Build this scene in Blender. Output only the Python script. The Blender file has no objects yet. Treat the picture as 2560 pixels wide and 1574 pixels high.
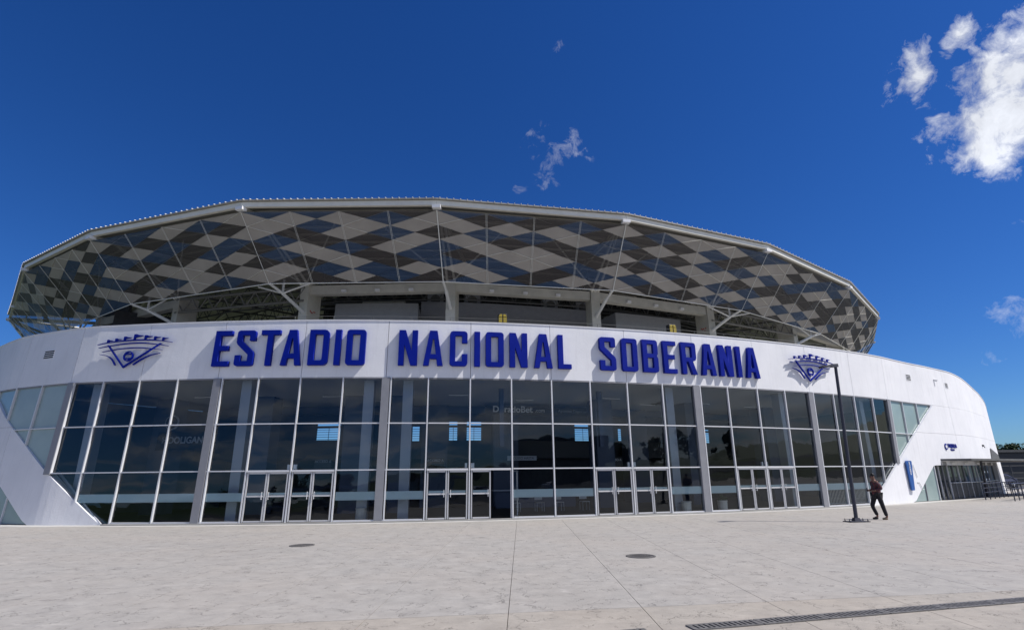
import bpy, bmesh, math, random
import numpy as np
from mathutils import Vector, Matrix
random.seed(7)
R = math.radians
sc = bpy.context.scene
COL = sc.collection

# ------------------------------------------------------------------ camera
cam_d = bpy.data.cameras.new('camera'); cam = bpy.data.objects.new('camera', cam_d); COL.objects.link(cam)
cam_d.sensor_width = 36; cam_d.lens = 1350 / 2560 * 36; cam_d.clip_start = .05; cam_d.clip_end = 6000
cam.matrix_world = Matrix.Translation((0, 0, 1.8)) @ Matrix.Rotation(R(90) + 0.28874, 4, 'X') @ Matrix.Rotation(-0.0108, 4, 'Z')
sc.camera = cam
sc.view_settings.view_transform = 'Standard'; sc.view_settings.look = 'None'
sc.view_settings.gamma = 1; sc.view_settings.use_curve_mapping = False
sc.view_settings.exposure = 0.35

# ------------------------------------------------------------------ sun + sky
SUN_EL = 52.0
SX, SY = math.cos(R(10.8)), -math.sin(R(10.8))
sd = Vector((math.cos(R(SUN_EL)) * SX, math.cos(R(SUN_EL)) * SY, math.sin(R(SUN_EL))))
sl = bpy.data.lights.new('sun', 'SUN'); sl.energy = 4.3; sl.angle = R(.5); sl.color = (1, .955, .90)
so = bpy.data.objects.new('sun', sl); COL.objects.link(so); so.rotation_euler = sd.to_track_quat('Z', 'Y').to_euler(); so.location = (60, -9, 90)

class NT:
    """small helper to write node trees"""
    def __init__(s, tree): s.t = tree; s.n = tree.nodes; s.l = tree.links
    def node(s, typ, **kw):
        n = s.n.new(typ)
        for k, v in kw.items(): setattr(n, k, v)
        return n
    def link(s, a, b): s.l.new(a, b)
    def val(s, sock, v):
        if isinstance(v, (int, float)): sock.default_value = v
        elif isinstance(v, (tuple, list)): sock.default_value = v
        else: s.link(v, sock)
    def math(s, op, a, b=0.0, c=None, clamp=False):
        n = s.node('ShaderNodeMath', operation=op); n.use_clamp = clamp
        s.val(n.inputs[0], a); s.val(n.inputs[1], b)
        if c is not None: s.val(n.inputs[2], c)
        return n.outputs[0]
    def vmath(s, op, a, b=(0, 0, 0)):
        n = s.node('ShaderNodeVectorMath', operation=op); s.val(n.inputs[0], a); s.val(n.inputs[1], b)
        return n.outputs['Value'] if op in ('DOT_PRODUCT', 'LENGTH', 'DISTANCE') else n.outputs[0]
    def scale(s, a, f):
        n = s.node('ShaderNodeVectorMath', operation='SCALE'); s.val(n.inputs[0], a); s.val(n.inputs[3], f); return n.outputs[0]
    def noise(s, vec, scale, detail=4, rough=.55, dist=0.0, out='Fac'):
        n = s.node('ShaderNodeTexNoise'); s.val(n.inputs['Vector'], vec)
        n.inputs['Scale'].default_value = scale; n.inputs['Detail'].default_value = detail
        n.inputs['Roughness'].default_value = rough; n.inputs['Distortion'].default_value = dist
        return n.outputs[out]
    def ramp(s, fac, a, b, ca=0.0, cb=1.0):
        n = s.node('ShaderNodeMapRange'); n.clamp = True
        s.val(n.inputs[0], fac); s.val(n.inputs[1], a); s.val(n.inputs[2], b); s.val(n.inputs[3], ca); s.val(n.inputs[4], cb)
        return n.outputs[0]
    def mix(s, f, a, b, mode='MIX'):
        n = s.node('ShaderNodeMix', data_type='RGBA', blend_type=mode)
        s.val(n.inputs[0], f); s.val(n.inputs[6], a if not (isinstance(a, tuple) and len(a) == 3) else (*a, 1)); s.val(n.inputs[7], b if not (isinstance(b, tuple) and len(b) == 3) else (*b, 1))
        return n.outputs[2]

w = bpy.data.worlds.new('World'); sc.world = w; w.use_nodes = True
N = NT(w.node_tree); N.n.clear()
sky = N.node('ShaderNodeTexSky', sky_type='NISHITA'); sky.sun_disc = False
sky.sun_elevation = R(SUN_EL); sky.sun_rotation = math.atan2(SX, SY); sky.altitude = 300
sky.air_density = 1.0; sky.dust_density = .2; sky.ozone_density = 2.0
hs = N.node('ShaderNodeHueSaturation'); hs.inputs['Saturation'].default_value = 1.28; hs.inputs['Value'].default_value = 1.0
N.link(sky.outputs[0], hs.inputs['Color'])
tc = N.node('ShaderNodeTexCoord'); D = tc.outputs['Generated']
sx = N.node('ShaderNodeSeparateXYZ'); N.link(D, sx.inputs[0]); dx, dy, dz = sx.outputs
iz = N.math('DIVIDE', 1.0, N.math('ADD', N.math('MAXIMUM', dz, 0.0), .12))
pl = N.scale(D, iz)
warp = N.vmath('ADD', D, N.scale(N.noise(D, 9.0, 4, .6, 0, 'Color'), .05))
fb = N.noise(warp, 8.5, 9, .60, .25)
fine = N.noise(warp, 27.0, 9, .66, .35)
def blob(c, r, s=1.0):
    v = Vector(c).normalized(); dd = N.vmath('DISTANCE', D, tuple(v))
    return N.ramp(dd, r, 0.0, 0.0, s)
def mx(*a):
    o = a[0]
    for b in a[1:]: o = N.math('MAXIMUM', o, b)
    return o
fbm = N.math('ADD', N.math('MULTIPLY', fb, .6), N.math('MULTIPLY', fine, .4))
big = mx(blob((0.651, 0.581, 0.489), .085, 1.0), blob((0.626, 0.601, 0.497), .10, 1.0), blob((0.631, 0.628, 0.455), .085, 1.0), blob((0.660, 0.600, 0.452), .10, 1.0), blob((0.638, 0.643, 0.424), .055, .9),
         blob((0.570, 0.629, 0.528), .070, 1.0), blob((0.588, 0.624, 0.514), .055, .9), blob((0.594, 0.600, 0.536), .045, .9), blob((0.597, 0.581, 0.553), .035, .85), blob((0.561, 0.617, 0.551), .045, .85), blob((0.596, 0.633, 0.494), .045, .8))
dens = N.math('ADD', big, N.math('MULTIPLY', N.math('SUBTRACT', fbm, .51), 3.6))
c1 = N.ramp(dens, .30, .85)
c1 = N.math('MULTIPLY', c1, N.ramp(big, 0.0, .12))
wisp = mx(blob((0.095, 0.836, 0.540), .055, .62), blob((0.071, 0.856, 0.513), .045, .6), blob((0.046, 0.824, 0.565), .035, .45), blob((0.035, 0.837, 0.546), .03, .42), blob((0.017, 0.875, 0.484), .035, .42), blob((0.091, 0.727, 0.681), .025, .33), blob((0.681, 0.705, 0.200), .035, .72), blob((0.691, 0.697, 0.192), .05, .8), blob((0.663, 0.734, 0.151), .022, .5), blob((0.680, 0.664, 0.311), .015, .35))
c2 = N.ramp(N.math('ADD', wisp, N.math('MULTIPLY', N.math('SUBTRACT', fine, .50), 3.2)), .35, 1.3, 0.0, .5)
c2 = N.math('MULTIPLY', c2, N.ramp(wisp, 0.0, .1))
back = N.ramp(dy, .06, -.12)                        # broken cloud over the town behind the photographer
c3 = N.math('MULTIPLY', N.ramp(N.noise(pl, 1.3, 8, .58, .4), N.ramp(dx, .2, .8, .46, .27), N.ramp(dx, .2, .8, .66, .56)), N.math('MULTIPLY', back, N.ramp(dz, .75, .35)))
cl = N.math('MINIMUM', mx(c1, c2, N.math('MULTIPLY', c3, .9)), .97)
shade = N.ramp(fbm, .40, .62, 8.6, 12.5)
cc = N.node('ShaderNodeCombineColor'); N.val(cc.inputs[0], N.math('MULTIPLY', shade, .93)); N.val(cc.inputs[1], N.math('MULTIPLY', shade, .965)); N.val(cc.inputs[2], N.math('MULTIPLY', shade, 1.05))
deep = N.mix(1.0, hs.outputs[0], (.42, .70, 1.18), 'MULTIPLY')
mxs = N.mix(cl, deep, cc.outputs[0])
bg = N.node('ShaderNodeBackground'); bg.inputs[1].default_value = .064; N.link(mxs, bg.inputs[0])
wo = N.node('ShaderNodeOutputWorld'); N.link(bg.outputs[0], wo.inputs[0])

# ------------------------------------------------------------------ materials
MATS = {}
def mat(name, col, rough=.6, metal=0.0, var=0.0, vscale=3.0, bump=0.0, bscale=40.0, spec=.5, fn=None):
    m = bpy.data.materials.new(name); m.use_nodes = True; T = NT(m.node_tree)
    b = T.n['Principled BSDF']; b.inputs['Roughness'].default_value = rough; b.inputs['Metallic'].default_value = metal
    b.inputs['Specular IOR Level'].default_value = spec
    co = T.node('ShaderNodeTexCoord').outputs['Object']
    if var:
        n = T.noise(co, vscale, 6, .6)
        c = T.mix(T.ramp(n, .3, .7), tuple(x * (1 - var) for x in col), tuple(min(1, x * (1 + var)) for x in col)); T.link(c, b.inputs['Base Color'])
        T.val(b.inputs['Roughness'], T.ramp(n, .3, .7, max(0, rough - .08), min(1, rough + .08)))
    else: b.inputs['Base Color'].default_value = (*col, 1)
    if bump:
        bn = T.node('ShaderNodeBump'); bn.inputs['Strength'].default_value = bump; bn.inputs['Distance'].default_value = .02
        T.link(T.noise(co, bscale, 5, .6), bn.inputs['Height']); T.link(bn.outputs[0], b.inputs['Normal'])
    if fn: fn(T, b, co)
    MATS[name] = m; return m

def f_render(T, b, co):
    # painted render: cloudy dirt, runs below the coping, trowel relief
    big_ = T.noise(co, .55, 6, .62)
    st = T.node('ShaderNodeMapping'); T.link(co, st.inputs[0]); st.inputs['Scale'].default_value = (1.6, 1.6, .14)
    runs = T.noise(st.outputs[0], 3.0, 6, .65)
    fin = T.noise(co, 9, 6, .7)
    c = T.mix(T.ramp(big_, .35, .7), (.82, .822, .835), (.745, .75, .765))
    c = T.mix(T.ramp(runs, .52, .8, 0, .33), c, (.52, .52, .53))
    c = T.mix(T.ramp(fin, .62, .85, 0, .3), c, (.55, .55, .56))
    T.link(c, b.inputs['Base Color'])
    bn = T.node('ShaderNodeBump'); bn.inputs['Strength'].default_value = .5; bn.inputs['Distance'].default_value = .012
    T.link(T.math('ADD', T.noise(co, 14, 6, .7), T.math('MULTIPLY', T.noise(co, 1.4, 3, .5), 1.4)), bn.inputs['Height']); T.link(bn.outputs[0], b.inputs['Normal'])
mat('white_render', (.8, .8, .82), .82, fn=f_render, spec=.2)

def f_paving(tint):
    def f(T, b, co):
        n1 = T.noise(co, .35, 6, .6); n2 = T.noise(co, 2.6, 8, .7); n3 = T.noise(co, 26, 6, .7)
        mp = T.node('ShaderNodeMapping'); T.link(co, mp.inputs[0]); mp.inputs['Rotation'].default_value = (0, 0, .5); mp.inputs['Scale'].default_value = (.9, 2.6, 1)
        n4 = T.noise(mp.outputs[0], 1.7, 8, .68, .6)
        base = tuple(x * tint[i] for i, x in enumerate((.358, .340, .312)))
        lo = tuple(x * .84 for x in base); hi = tuple(x * 1.12 for x in base)
        c = T.mix(T.ramp(n2, .3, .72), lo, hi)
        c = T.mix(T.ramp(n1, .40, .66, 0, .35), c, tuple(x * y for x, y in zip(base, (1.10, 1.03, .97))))
        c = T.mix(T.ramp(n4, .56, .74, 0, .32), c, tuple(x * .66 for x in base))
        c = T.mix(T.ramp(T.noise(co, .16, 6, .68), .52, .70, 0, .35), c, tuple(x * .66 for x in base))
        c = T.mix(T.ramp(T.noise(co, 7, 8, .75), .52, .72, 0, .5), c, tuple(x * .62 for x in base))
        c = T.mix(T.ramp(n3, .58, .78, 0, .45), c, tuple(x * .5 for x in base))
        c = T.mix(T.ramp(T.noise(mp.outputs[0], .9, 8, .7, .8), .60, .72, 0, .6), c, tuple(min(1, x * 1.4) for x in base))
        # stamped veins: warped thin lines kept only in patches
        wv = T.node('ShaderNodeVectorMath', operation='MULTIPLY_ADD'); T.link(T.noise(co, 3.0, 4, .6, 0, 'Color'), wv.inputs[0]); wv.inputs[1].default_value = (.75, .75, 0); T.link(co, wv.inputs[2])
        vo = T.node('ShaderNodeTexVoronoi', feature='DISTANCE_TO_EDGE'); T.link(wv.outputs[0], vo.inputs['Vector']); vo.inputs['Scale'].default_value = 3.4
        ln = T.ramp(vo.outputs['Distance'], .0, .022, 1, 0)
        ln = T.math('MULTIPLY', ln, T.ramp(T.noise(co, 2.3, 3, .5), .50, .56))
        c = T.mix(T.math('MULTIPLY', ln, .65), c, tuple(x * .26 for x in base))
        T.link(c, b.inputs['Base Color'])
        bn = T.node('ShaderNodeBump'); bn.inputs['Strength'].default_value = .8; bn.inputs['Distance'].default_value = .012
        h = T.math('SUBTRACT', T.math('ADD', T.math('MULTIPLY', n4, 1.6), T.math('MULTIPLY', n3, .35)), T.math('MULTIPLY', ln, .7))
        T.link(h, bn.inputs['Height']); T.link(bn.outputs[0], b.inputs['Normal'])
        T.val(b.inputs['Roughness'], T.ramp(n2, .3, .7, .6, .85))
    return f
mat('stamped_concrete', (.3, .3, .3), .75, spec=.3, fn=f_paving((1, 1, 1)))
mat('stamped_concrete_warm', (.3, .3, .3), .75, spec=.3, fn=f_paving((1.0, .965, .915)))
mat('sub_base', (.08, .075, .07), .9)
mat('grass_ground', (.07, .085, .035), .9, var=.4, vscale=.3)
mat('asphalt', (.05, .05, .052), .85, var=.25, vscale=2)
mat('concrete_grey', (.30, .295, .28), .8, var=.12, vscale=1.2, bump=.3)
mat('beige_paint', (.55, .53, .46), .65, var=.10, vscale=1.5)
mat('beige_steel', (.76, .74, .66), .45, var=.06, vscale=2)
mat('roof_sheet', (.76, .76, .74), .4, metal=.1)
mat('dark_steel', (.12, .12, .115), .6, var=.2)
mat('stand_dark', (.045, .045, .05), .8, var=.3)
mat('pilaster_grey', (.24, .245, .265), .5, var=.06)
mat('aluminium', (.66, .67, .69), .42, metal=.1)
mat('door_aluminium', (.60, .60, .60), .42, metal=.1)
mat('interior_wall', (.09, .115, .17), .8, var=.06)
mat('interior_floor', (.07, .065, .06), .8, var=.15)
mat('interior_ceiling', (.88, .88, .87), .85)
mat('interior_column', (.46, .50, .56), .7)
mat('frosted_strip', (.62, .72, .72), .55)
mat('letter_blue', (.0, .010, .235), .5, var=.1, vscale=1.5, spec=.14)
mat('sign_blue', (.012, .09, .33), .4)
mat('sign_white', (.8, .8, .8), .5)
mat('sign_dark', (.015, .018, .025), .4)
mat('lamp_steel', (.045, .047, .062), .5, metal=.1, var=.15, vscale=5)
mat('lamp_lens', (.5, .5, .46), .3)
mat('cast_iron', (.10, .095, .09), .7, var=.25, vscale=12, bump=.5)
mat('grate_iron', (.13, .125, .12), .6, var=.3, vscale=9)
mat('void_shade', (.012, .012, .012), .9)  # near-black that stands for the shade inside drain and vent openings
mat('yellow', (.36, .27, .02), .5)
mat('black_plastic', (.015, .015, .015), .5)
mat('planter_white', (.65, .64, .60), .7)
mat('leaf', (.05, .10, .025), .6, var=.4, vscale=8)
mat('foliage', (.045, .075, .025), .7, var=.5, vscale=.8)
mat('bark', (.09, .07, .05), .9)
mat('galvanised', (.62, .63, .64), .45, metal=.1)
mat('navy_paint', (.03, .035, .06), .45, var=.15)
mat('charcoal_panel', (.035, .038, .045), .5)
mat('poster', (.48, .55, .50), .6, var=.35, vscale=9)
mat('red_paint', (.45, .03, .02), .6)
mat('car_white', (.78, .78, .78), .25)
mat('car_dark', (.05, .055, .10), .25)
mat('car_glass', (.01, .012, .015), .08)
mat('rubber', (.02, .02, .02), .8)
mat('skin', (.20, .10, .065), .55)
mat('hair', (.01, .008, .007), .6)
mat('trousers', (.012, .012, .016), .85, var=.3, vscale=12)
mat('shoe_black', (.012, .012, .012), .6)
mat('shoe_tan', (.25, .19, .12), .7)
def f_plaid(T, b, co):
    wv1 = T.node('ShaderNodeTexWave', bands_direction='X'); T.link(co, wv1.inputs[0]); wv1.inputs['Scale'].default_value = 5.5
    wv2 = T.node('ShaderNodeTexWave', bands_direction='Z'); T.link(co, wv2.inputs[0]); wv2.inputs['Scale'].default_value = 5.5
    c = T.mix(T.ramp(wv1.outputs['Fac'], .55, .75), (.055, .038, .042), (.17, .018, .028))
    c = T.mix(T.ramp(wv2.outputs['Fac'], .6, .8, 0, .7), c, (.035, .032, .04))
    T.link(c, b.inputs['Base Color'])
mat('plaid_shirt', (.1, .03, .03), .85, fn=f_plaid)
def f_deck(T, b, co):
    n = T.noise(co, 1.5, 4, .5)
    T.link(T.mix(T.ramp(n, .3, .7), (.30, .285, .255), (.37, .355, .32)), b.inputs['Base Color'])
mat('roof_underside', (.3, .3, .3), .6, fn=f_deck)

def glass(name, tint, refl=1.0, rough=0.0):
    m = bpy.data.materials.new(name); m.use_nodes = True; T = NT(m.node_tree); T.n.clear()
    tr = T.node('ShaderNodeBsdfTransparent'); tr.inputs[0].default_value = (*tint, 1)
    gl = T.node('ShaderNodeBsdfGlossy'); gl.inputs[0].default_value = (.92 * refl, .97 * refl, 1.0 * refl, 1); gl.inputs[1].default_value = rough
    co = T.node('ShaderNodeTexCoord').outputs['Object']
    bn = T.node('ShaderNodeBump'); bn.inputs['Strength'].default_value = .07; bn.inputs['Distance'].default_value = .06
    oi = T.node('ShaderNodeObjectInfo'); cr_ = T.node('ShaderNodeCombineXYZ'); T.link(T.math('MULTIPLY', oi.outputs['Random'], 60.0), cr_.inputs[0]); T.link(T.noise(T.vmath('ADD', co, cr_.outputs[0]), .8, 2, .4), bn.inputs['Height']); T.link(bn.outputs[0], gl.inputs['Normal'])
    fr = T.node('ShaderNodeFresnel'); fr.inputs[0].default_value = 1.52
    mx_ = T.node('ShaderNodeMixShader'); T.link(fr.outputs[0], mx_.inputs[0]); T.link(tr.outputs[0], mx_.inputs[1]); T.link(gl.outputs[0], mx_.inputs[2])
    o = T.node('ShaderNodeOutputMaterial'); T.link(mx_.outputs[0], o.inputs[0]); MATS[name] = m
glass('tinted_glass', (.88, .94, .97))
glass('clear_glass', (.6, .66, .66))
def f_frost(T, b, co):
    c = T.mix(T.ramp(T.noise(co, .7, 4, .5), .3, .7), (.25, .335, .33), (.31, .40, .385)); T.link(c, b.inputs['Base Color'])
mat('frosted_glass', (.3, .4, .38), .22, fn=f_frost)

def netmat(name, col, alpha):
    m = bpy.data.materials.new(name); m.use_nodes = True; T = NT(m.node_tree)
    b = T.n['Principled BSDF']; b.inputs['Roughness'].default_value = .6
    co = T.node('ShaderNodeTexCoord').outputs['Object']
    c = T.mix(T.ramp(T.noise(co, .8, 4, .5), .3, .7), tuple(x * .9 for x in col), tuple(x * 1.1 for x in col)); T.link(c, b.inputs['Base Color'])
    tr = T.node('ShaderNodeBsdfTransparent'); ms = T.node('ShaderNodeMixShader'); ms.inputs[0].default_value = alpha
    T.link(tr.outputs[0], ms.inputs[1]); T.link(b.outputs[0], ms.inputs[2]); T.link(ms.outputs[0], T.n['Material Output'].inputs[0]); MATS[name] = m
netmat('net_beige', (.385, .345, .295), .82)
netmat('net_blue', (.022, .058, .125), .72)
netmat('net_dark', (.042, .034, .031), .75)
M = MATS

# ------------------------------------------------------------------ mesh helpers
class MB:
    def __init__(s): s.v = []; s.f = []
    def poly(s, pts):
        i = len(s.v); s.v += [tuple(p) for p in pts]; s.f.append(tuple(range(i, i + len(pts)))); return s
    def hull(s, bottom, top):
        """prism between two equal loops"""
        n = len(bottom); i = len(s.v); s.v += [tuple(p) for p in bottom] + [tuple(p) for p in top]
        s.f.append(tuple(range(i + n - 1, i - 1, -1))); s.f.append(tuple(range(i + n, i + 2 * n)))
        for a in range(n):
            b = (a + 1) % n; s.f.append((i + a, i + b, i + n + b, i + n + a))
        return s
    def box(s, c, d, rz=0.0):
        cx, cy, cz = c; hx, hy, hz = d[0] / 2, d[1] / 2, d[2] / 2; co, si = math.cos(rz), math.sin(rz)
        q = [(cx + x * co - y * si, cy + x * si + y * co) for x, y in ((-hx, -hy), (hx, -hy), (hx, hy), (-hx, hy))]
        return s.hull([(x, y, cz - hz) for x, y in q], [(x, y, cz + hz) for x, y in q])
    def bar(s, a, b, wd, ht, up=(0, 0, 1)):
        a = Vector(a); b = Vector(b); d = (b - a).normalized(); u = Vector(up)
        x = d.cross(u)
        if x.length < 1e-4: x = d.cross(Vector((1, 0, 0)))
        x.normalize(); y = x.cross(d); x *= wd / 2; y *= ht / 2
        return s.hull([a - x - y, a + x - y, a + x + y, a - x + y], [b - x - y, b + x - y, b + x + y, b - x + y])
    def tube(s, a, b, r, r2=None, n=8):
        a = Vector(a); b = Vector(b); d = (b - a).normalized(); r2 = r if r2 is None else r2
        x = d.cross(Vector((0, 0, 1)))
        if x.length < 1e-4: x = Vector((1, 0, 0))
        x.normalize(); y = d.cross(x)
        L = [(math.cos(6.28318 * i / n), math.sin(6.28318 * i / n)) for i in range(n)]
        return s.hull([a + x * c * r + y * t * r for c, t in L], [b + x * c * r2 + y * t * r2 for c, t in L])
    def lathe(s, c, prof, n=20):
        i0 = len(s.v)
        for r, z in prof:
            for k in range(n): s.v.append((c[0] + r * math.cos(6.28318 * k / n), c[1] + r * math.sin(6.28318 * k / n), c[2] + z))
        for j in range(len(prof) - 1):
            for k in range(n):
                a = i0 + j * n + k; b = i0 + j * n + (k + 1) % n; s.f.append((a, b, b + n, a + n))
        return s
    def build(s, name, m, parent=None, bevel=0, smooth=False):
        o_ = Vector((0, 0, 0)); p = parent
        while p is not None: o_ = o_ + p.location; p = p.parent
        me = bpy.data.meshes.new(name); me.from_pydata([(x - o_.x, y - o_.y, z - o_.z) for x, y, z in s.v], [], s.f); me.validate(); me.update()
        me.materials.append(M[m] if isinstance(m, str) else m)
        if smooth: me.polygons.foreach_set('use_smooth', [True] * len(me.polygons))
        o = bpy.data.objects.new(name, me); COL.objects.link(o); o.parent = parent
        if bevel:
            b = o.modifiers.new('bevel', 'BEVEL'); b.width = bevel; b.segments = 2; b.limit_method = 'ANGLE'
        return o

def tag(o, label=None, cat=None, group=None, kind=None):
    if label: o['label'] = label
    if cat: o['category'] = cat
    if group: o['group'] = group
    if kind: o['kind'] = kind
    return o
def thing(name, label, cat, loc=(0, 0, 0), group=None):
    o = bpy.data.objects.new(name, None); o.empty_display_size = .3; COL.objects.link(o); o.location = loc
    return tag(o, label, cat, group)
def kids(o): return [c for c in COL.objects if c.parent is o]
def copy_tree(o, loc, rz=None):
    def rec(s, par):
        c = s.copy(); COL.objects.link(c); c.parent = par
        for ch in kids(s): rec(ch, c)
        return c
    r = rec(o, None); r.location = loc
    if rz is not None: r.rotation_euler = (0, 0, rz)
    return r

# ------------------------------------------------------------------ plan of the curved facade
MID = [(-20.36, 24.3), (-18.61, 24.07), (-16.82, 23.88), (-15.0, 23.74), (-13.15, 23.65), (-11.29, 23.62), (-9.42, 23.65), (-7.54, 23.74), (-5.67, 23.9), (-3.79, 24.12), (-1.92, 24.41), (-0.05, 24.76), (1.82, 25.17), (3.68, 25.63), (5.54, 26.15), (7.39, 26.73), (9.24, 27.35), (11.07, 28.01), (12.9, 28.72), (14.7, 29.48), (16.48, 30.27), (18.22, 31.11), (19.91, 31.99), (21.55, 32.91), (23.11, 33.88)]
LEFT = [(-56, 66), (-54, 58), (-50, 50), (-45, 43), (-38, 35.5), (-32, 31), (-28, 28), (-24.9, 26.0), (-22.55, 25.05)]
RIGHT = [(25.0, 35.05), (26.8, 36.1), (28.6, 37.1), (30.6, 38.35), (33.2, 40.2), (37.2, 43.75), (41.8, 48.2), (45.2, 52.8), (47.8, 58.5), (49, 65), (48.6, 73), (45.5, 82), (39, 92), (28, 101)]
def catmull(P, n=16):
    P = np.array(P, float); Q = np.vstack([2 * P[0] - P[1], P, 2 * P[-1] - P[-2]]); out = []
    for i in range(1, len(Q) - 2):
        a, b, c, d = Q[i - 1], Q[i], Q[i + 1], Q[i + 2]
        for t in np.arange(n) / n: out.append(.5 * ((2 * b) + (c - a) * t + (2 * a - 5 * b + 4 * c - d) * t * t + (3 * b - a - 3 * c + d) * t ** 3))
    out.append(P[-1]); return np.array(out)
CV = catmull(LEFT + MID + RIGHT); n0 = len(LEFT) * 16; n1 = n0 + 24 * 16
_s = np.concatenate([[0], np.cumsum(np.hypot(*np.diff(CV, axis=0).T))]); KK = np.empty(len(CV))
KK[n0:n1 + 1] = np.arange(n1 - n0 + 1) / 16; KK[:n0] = -(_s[n0] - _s[:n0]) / 1.93; KK[n1 + 1:] = 24 + (_s[n1 + 1:] - _s[n1]) / 1.93
KMIN, KMAX = float(KK[0]), float(KK[-1])
def frame(k):
    x = np.interp(k, KK, CV[:, 0]); y = np.interp(k, KK, CV[:, 1]); e = .05
    tx = np.interp(k + e, KK, CV[:, 0]) - np.interp(k - e, KK, CV[:, 0]); ty = np.interp(k + e, KK, CV[:, 1]) - np.interp(k - e, KK, CV[:, 1]); n = math.hypot(tx, ty)
    return x, y, tx / n, ty / n
def lean(k): return float(np.interp(k, [-4, 0, 24, 28], [.5, .42, -.36, 0.]))
def S(k, z, off=0.0):
    """point on the facade: k panes along, z up, off metres out towards the plaza"""
    x, y, tx, ty = frame(k); o = off - lean(k) * max(z, 0) / 8.71
    return (x + ty * o, y - tx * o, z)
def head(k): _, _, tx, ty = frame(k); return math.atan2(ty, tx)
def ztop(k): return float(np.interp(k, [-30, -3, 29.2, 31.2, 34.3, 36, 40, 50], [8.71, 8.71, 8.71, 8.52, 7.94, 7.35, 6.3, 5.6]))
GT = 6.08
def diag(k):
    """lower limit of the big glass front"""
    if k < 1.8: return min(GT, (1.8 - k) * 1.195)
    if k > 22.0: return min(GT, (k - 22.0) * 1.18)
    return 0.0
KL, KR = 1.8 - GT / 1.195, 22.0 + GT / 1.18
BUILD = thing('stadium', 'white curved baseball stadium with tall glass front and patterned net canopy under its roof', 'stadium', (0, 30, 0))

def shell(ks, zlo, zhi, off, th, m, name, parent, kstep=.5, bev=0):
    """slab following the facade between ks[0]..ks[1], zlo(k)..zhi(k), outer face at off, thickness th inwards"""
    k0, k1 = ks; n = max(1, int(math.ceil((k1 - k0) / kstep))); b = MB(); L = []
    for i in range(n + 1):
        k = k0 + (k1 - k0) * i / n; a, c = zlo(k), zhi(k)
        if c < a + .002: c = a + .002
        L.append([S(k, a, off), S(k, c, off), S(k, c, off - th), S(k, a, off - th)])
    b.v = [p for r in L for p in r]
    for i in range(n):
        for j in range(4):
            j2 = (j + 1) % 4; b.f.append((4 * i + j, 4 * i + j2, 4 * i + 4 + j2, 4 * i + 4 + j))
    b.f.append((0, 3, 2, 1)); e = 4 * n; b.f.append((e, e + 1, e + 2, e + 3))
    o = b.build(name, m, parent)
    return o
cst = lambda v: (lambda k: v)

# white wall: fascia panels, separated by open joints
J = .006
edges = [-24, -20, -16, -12, -10, -8, -6, -4, -2] + list(range(0, 26, 2)) + [28.6, 34.2, 40, 46, 52]
for a, c in zip(edges[:-1], edges[1:]):
    shell((a + J, c - J), cst(GT + .006), ztop, 0, .35, 'white_render', 'fascia_panel', BUILD)
# dark backing visible in the joints
shell((-24, 52), cst(.02), lambda k: ztop(k) - .05, -.36, .05, 'concrete_grey', 'wall_backing', BUILD) if False else None
# lower wall right of the glass: three courses with joints at 4.2
def z2(k):   # top of the small lower openings
    if k > 24.73: return min(2.16, (k - 24.73) * 1.28)
    if k < -.2: return min(2.16, (-.2 - k) * 1.235)
    return 0.0
def rpanel(a, c, lo, hi):
    shell((a, c), lo, hi, 0, .35, 'white_render', 'wall_panel', BUILD, .2)
rpanel(22.0 + 4.2 / 1.18 + .02, 28.6 - J, lambda k: max(4.206, 4.206), lambda k: min(GT - .004, diag(k)) if k < KR else GT - .004)
rpanel(28.6 + J, 34.2 - J, cst(4.206), cst(GT - .004)); rpanel(34.2 + J, 40, cst(4.206), lambda k: min(GT, ztop(k)) - .004); rpanel(40.01, 52, cst(4.206), lambda k: min(GT, ztop(k)) - .004)
rpanel(22.0, 28.6 - J, z2, lambda k: min(4.194, diag(k)))
rpanel(28.6 + J, 34.2 - J, z2, cst(4.194)); rpanel(34.2 + J, 37.5, cst(0), cst(4.194)); rpanel(37.51, 52, cst(0), cst(4.194))
rpanel(-1.7, 1.8, z2, lambda k: min(4.194, diag(k))); rpanel(-24, -1.71, z2, lambda k: min(4.194, diag(k)))
rpanel(-24, -1.73, cst(4.206), lambda k: min(GT - .004, max(4.207, diag(k))))
# coping
shell((-24, 52), lambda k: ztop(k) + .002, lambda k: ztop(k) + .05, .025, .42, 'white_render', 'coping', BUILD)
# plinth of pale stone at the foot of the glass
shell((1.9, 21.9), cst(.004), cst(.05), .22, .26, 'concrete_grey', 'threshold', BUILD)

# ------------------------------------------------------------------ glass front
ROWS = [0.05, 2.10, 4.06, GT]
def clip(poly, f):
    out = []
    for i in range(len(poly)):
        p, q_ = poly[i], poly[(i + 1) % len(poly)]; a, b = f(p), f(q_)
        if a >= 0: out.append(p)
        if (a >= 0) != (b >= 0): t = a / (a - b); out.append((p[0] + (q_[0] - p[0]) * t, p[1] + (q_[1] - p[1]) * t))
    return out
fL = lambda p: p[1] - (1.8 - p[0]) * 1.195
fR = lambda p: p[1] - (p[0] - 22.0) * 1.18
OFF = -.07
def pane(poly, name, m, off=OFF, th=.012, parent=BUILD):
    if len(poly) < 3: return None
    a = 0
    for i in range(len(poly)): x1, y1 = poly[i]; x2, y2 = poly[(i + 1) % len(poly)]; a += x1 * y2 - x2 * y1
    if abs(a) < .02: return None
    b = MB(); b.poly([S(k, z, off) for k, z in poly])
    if th and 'glass' in m and m != 'frosted_glass': pass
    else: b = MB(); b.hull([S(k, z, off - th) for k, z in poly], [S(k, z, off) for k, z in poly])
    return b.build(name, m, parent)
PIL = [0, 4, 8, 16, 20, 24]
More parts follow.
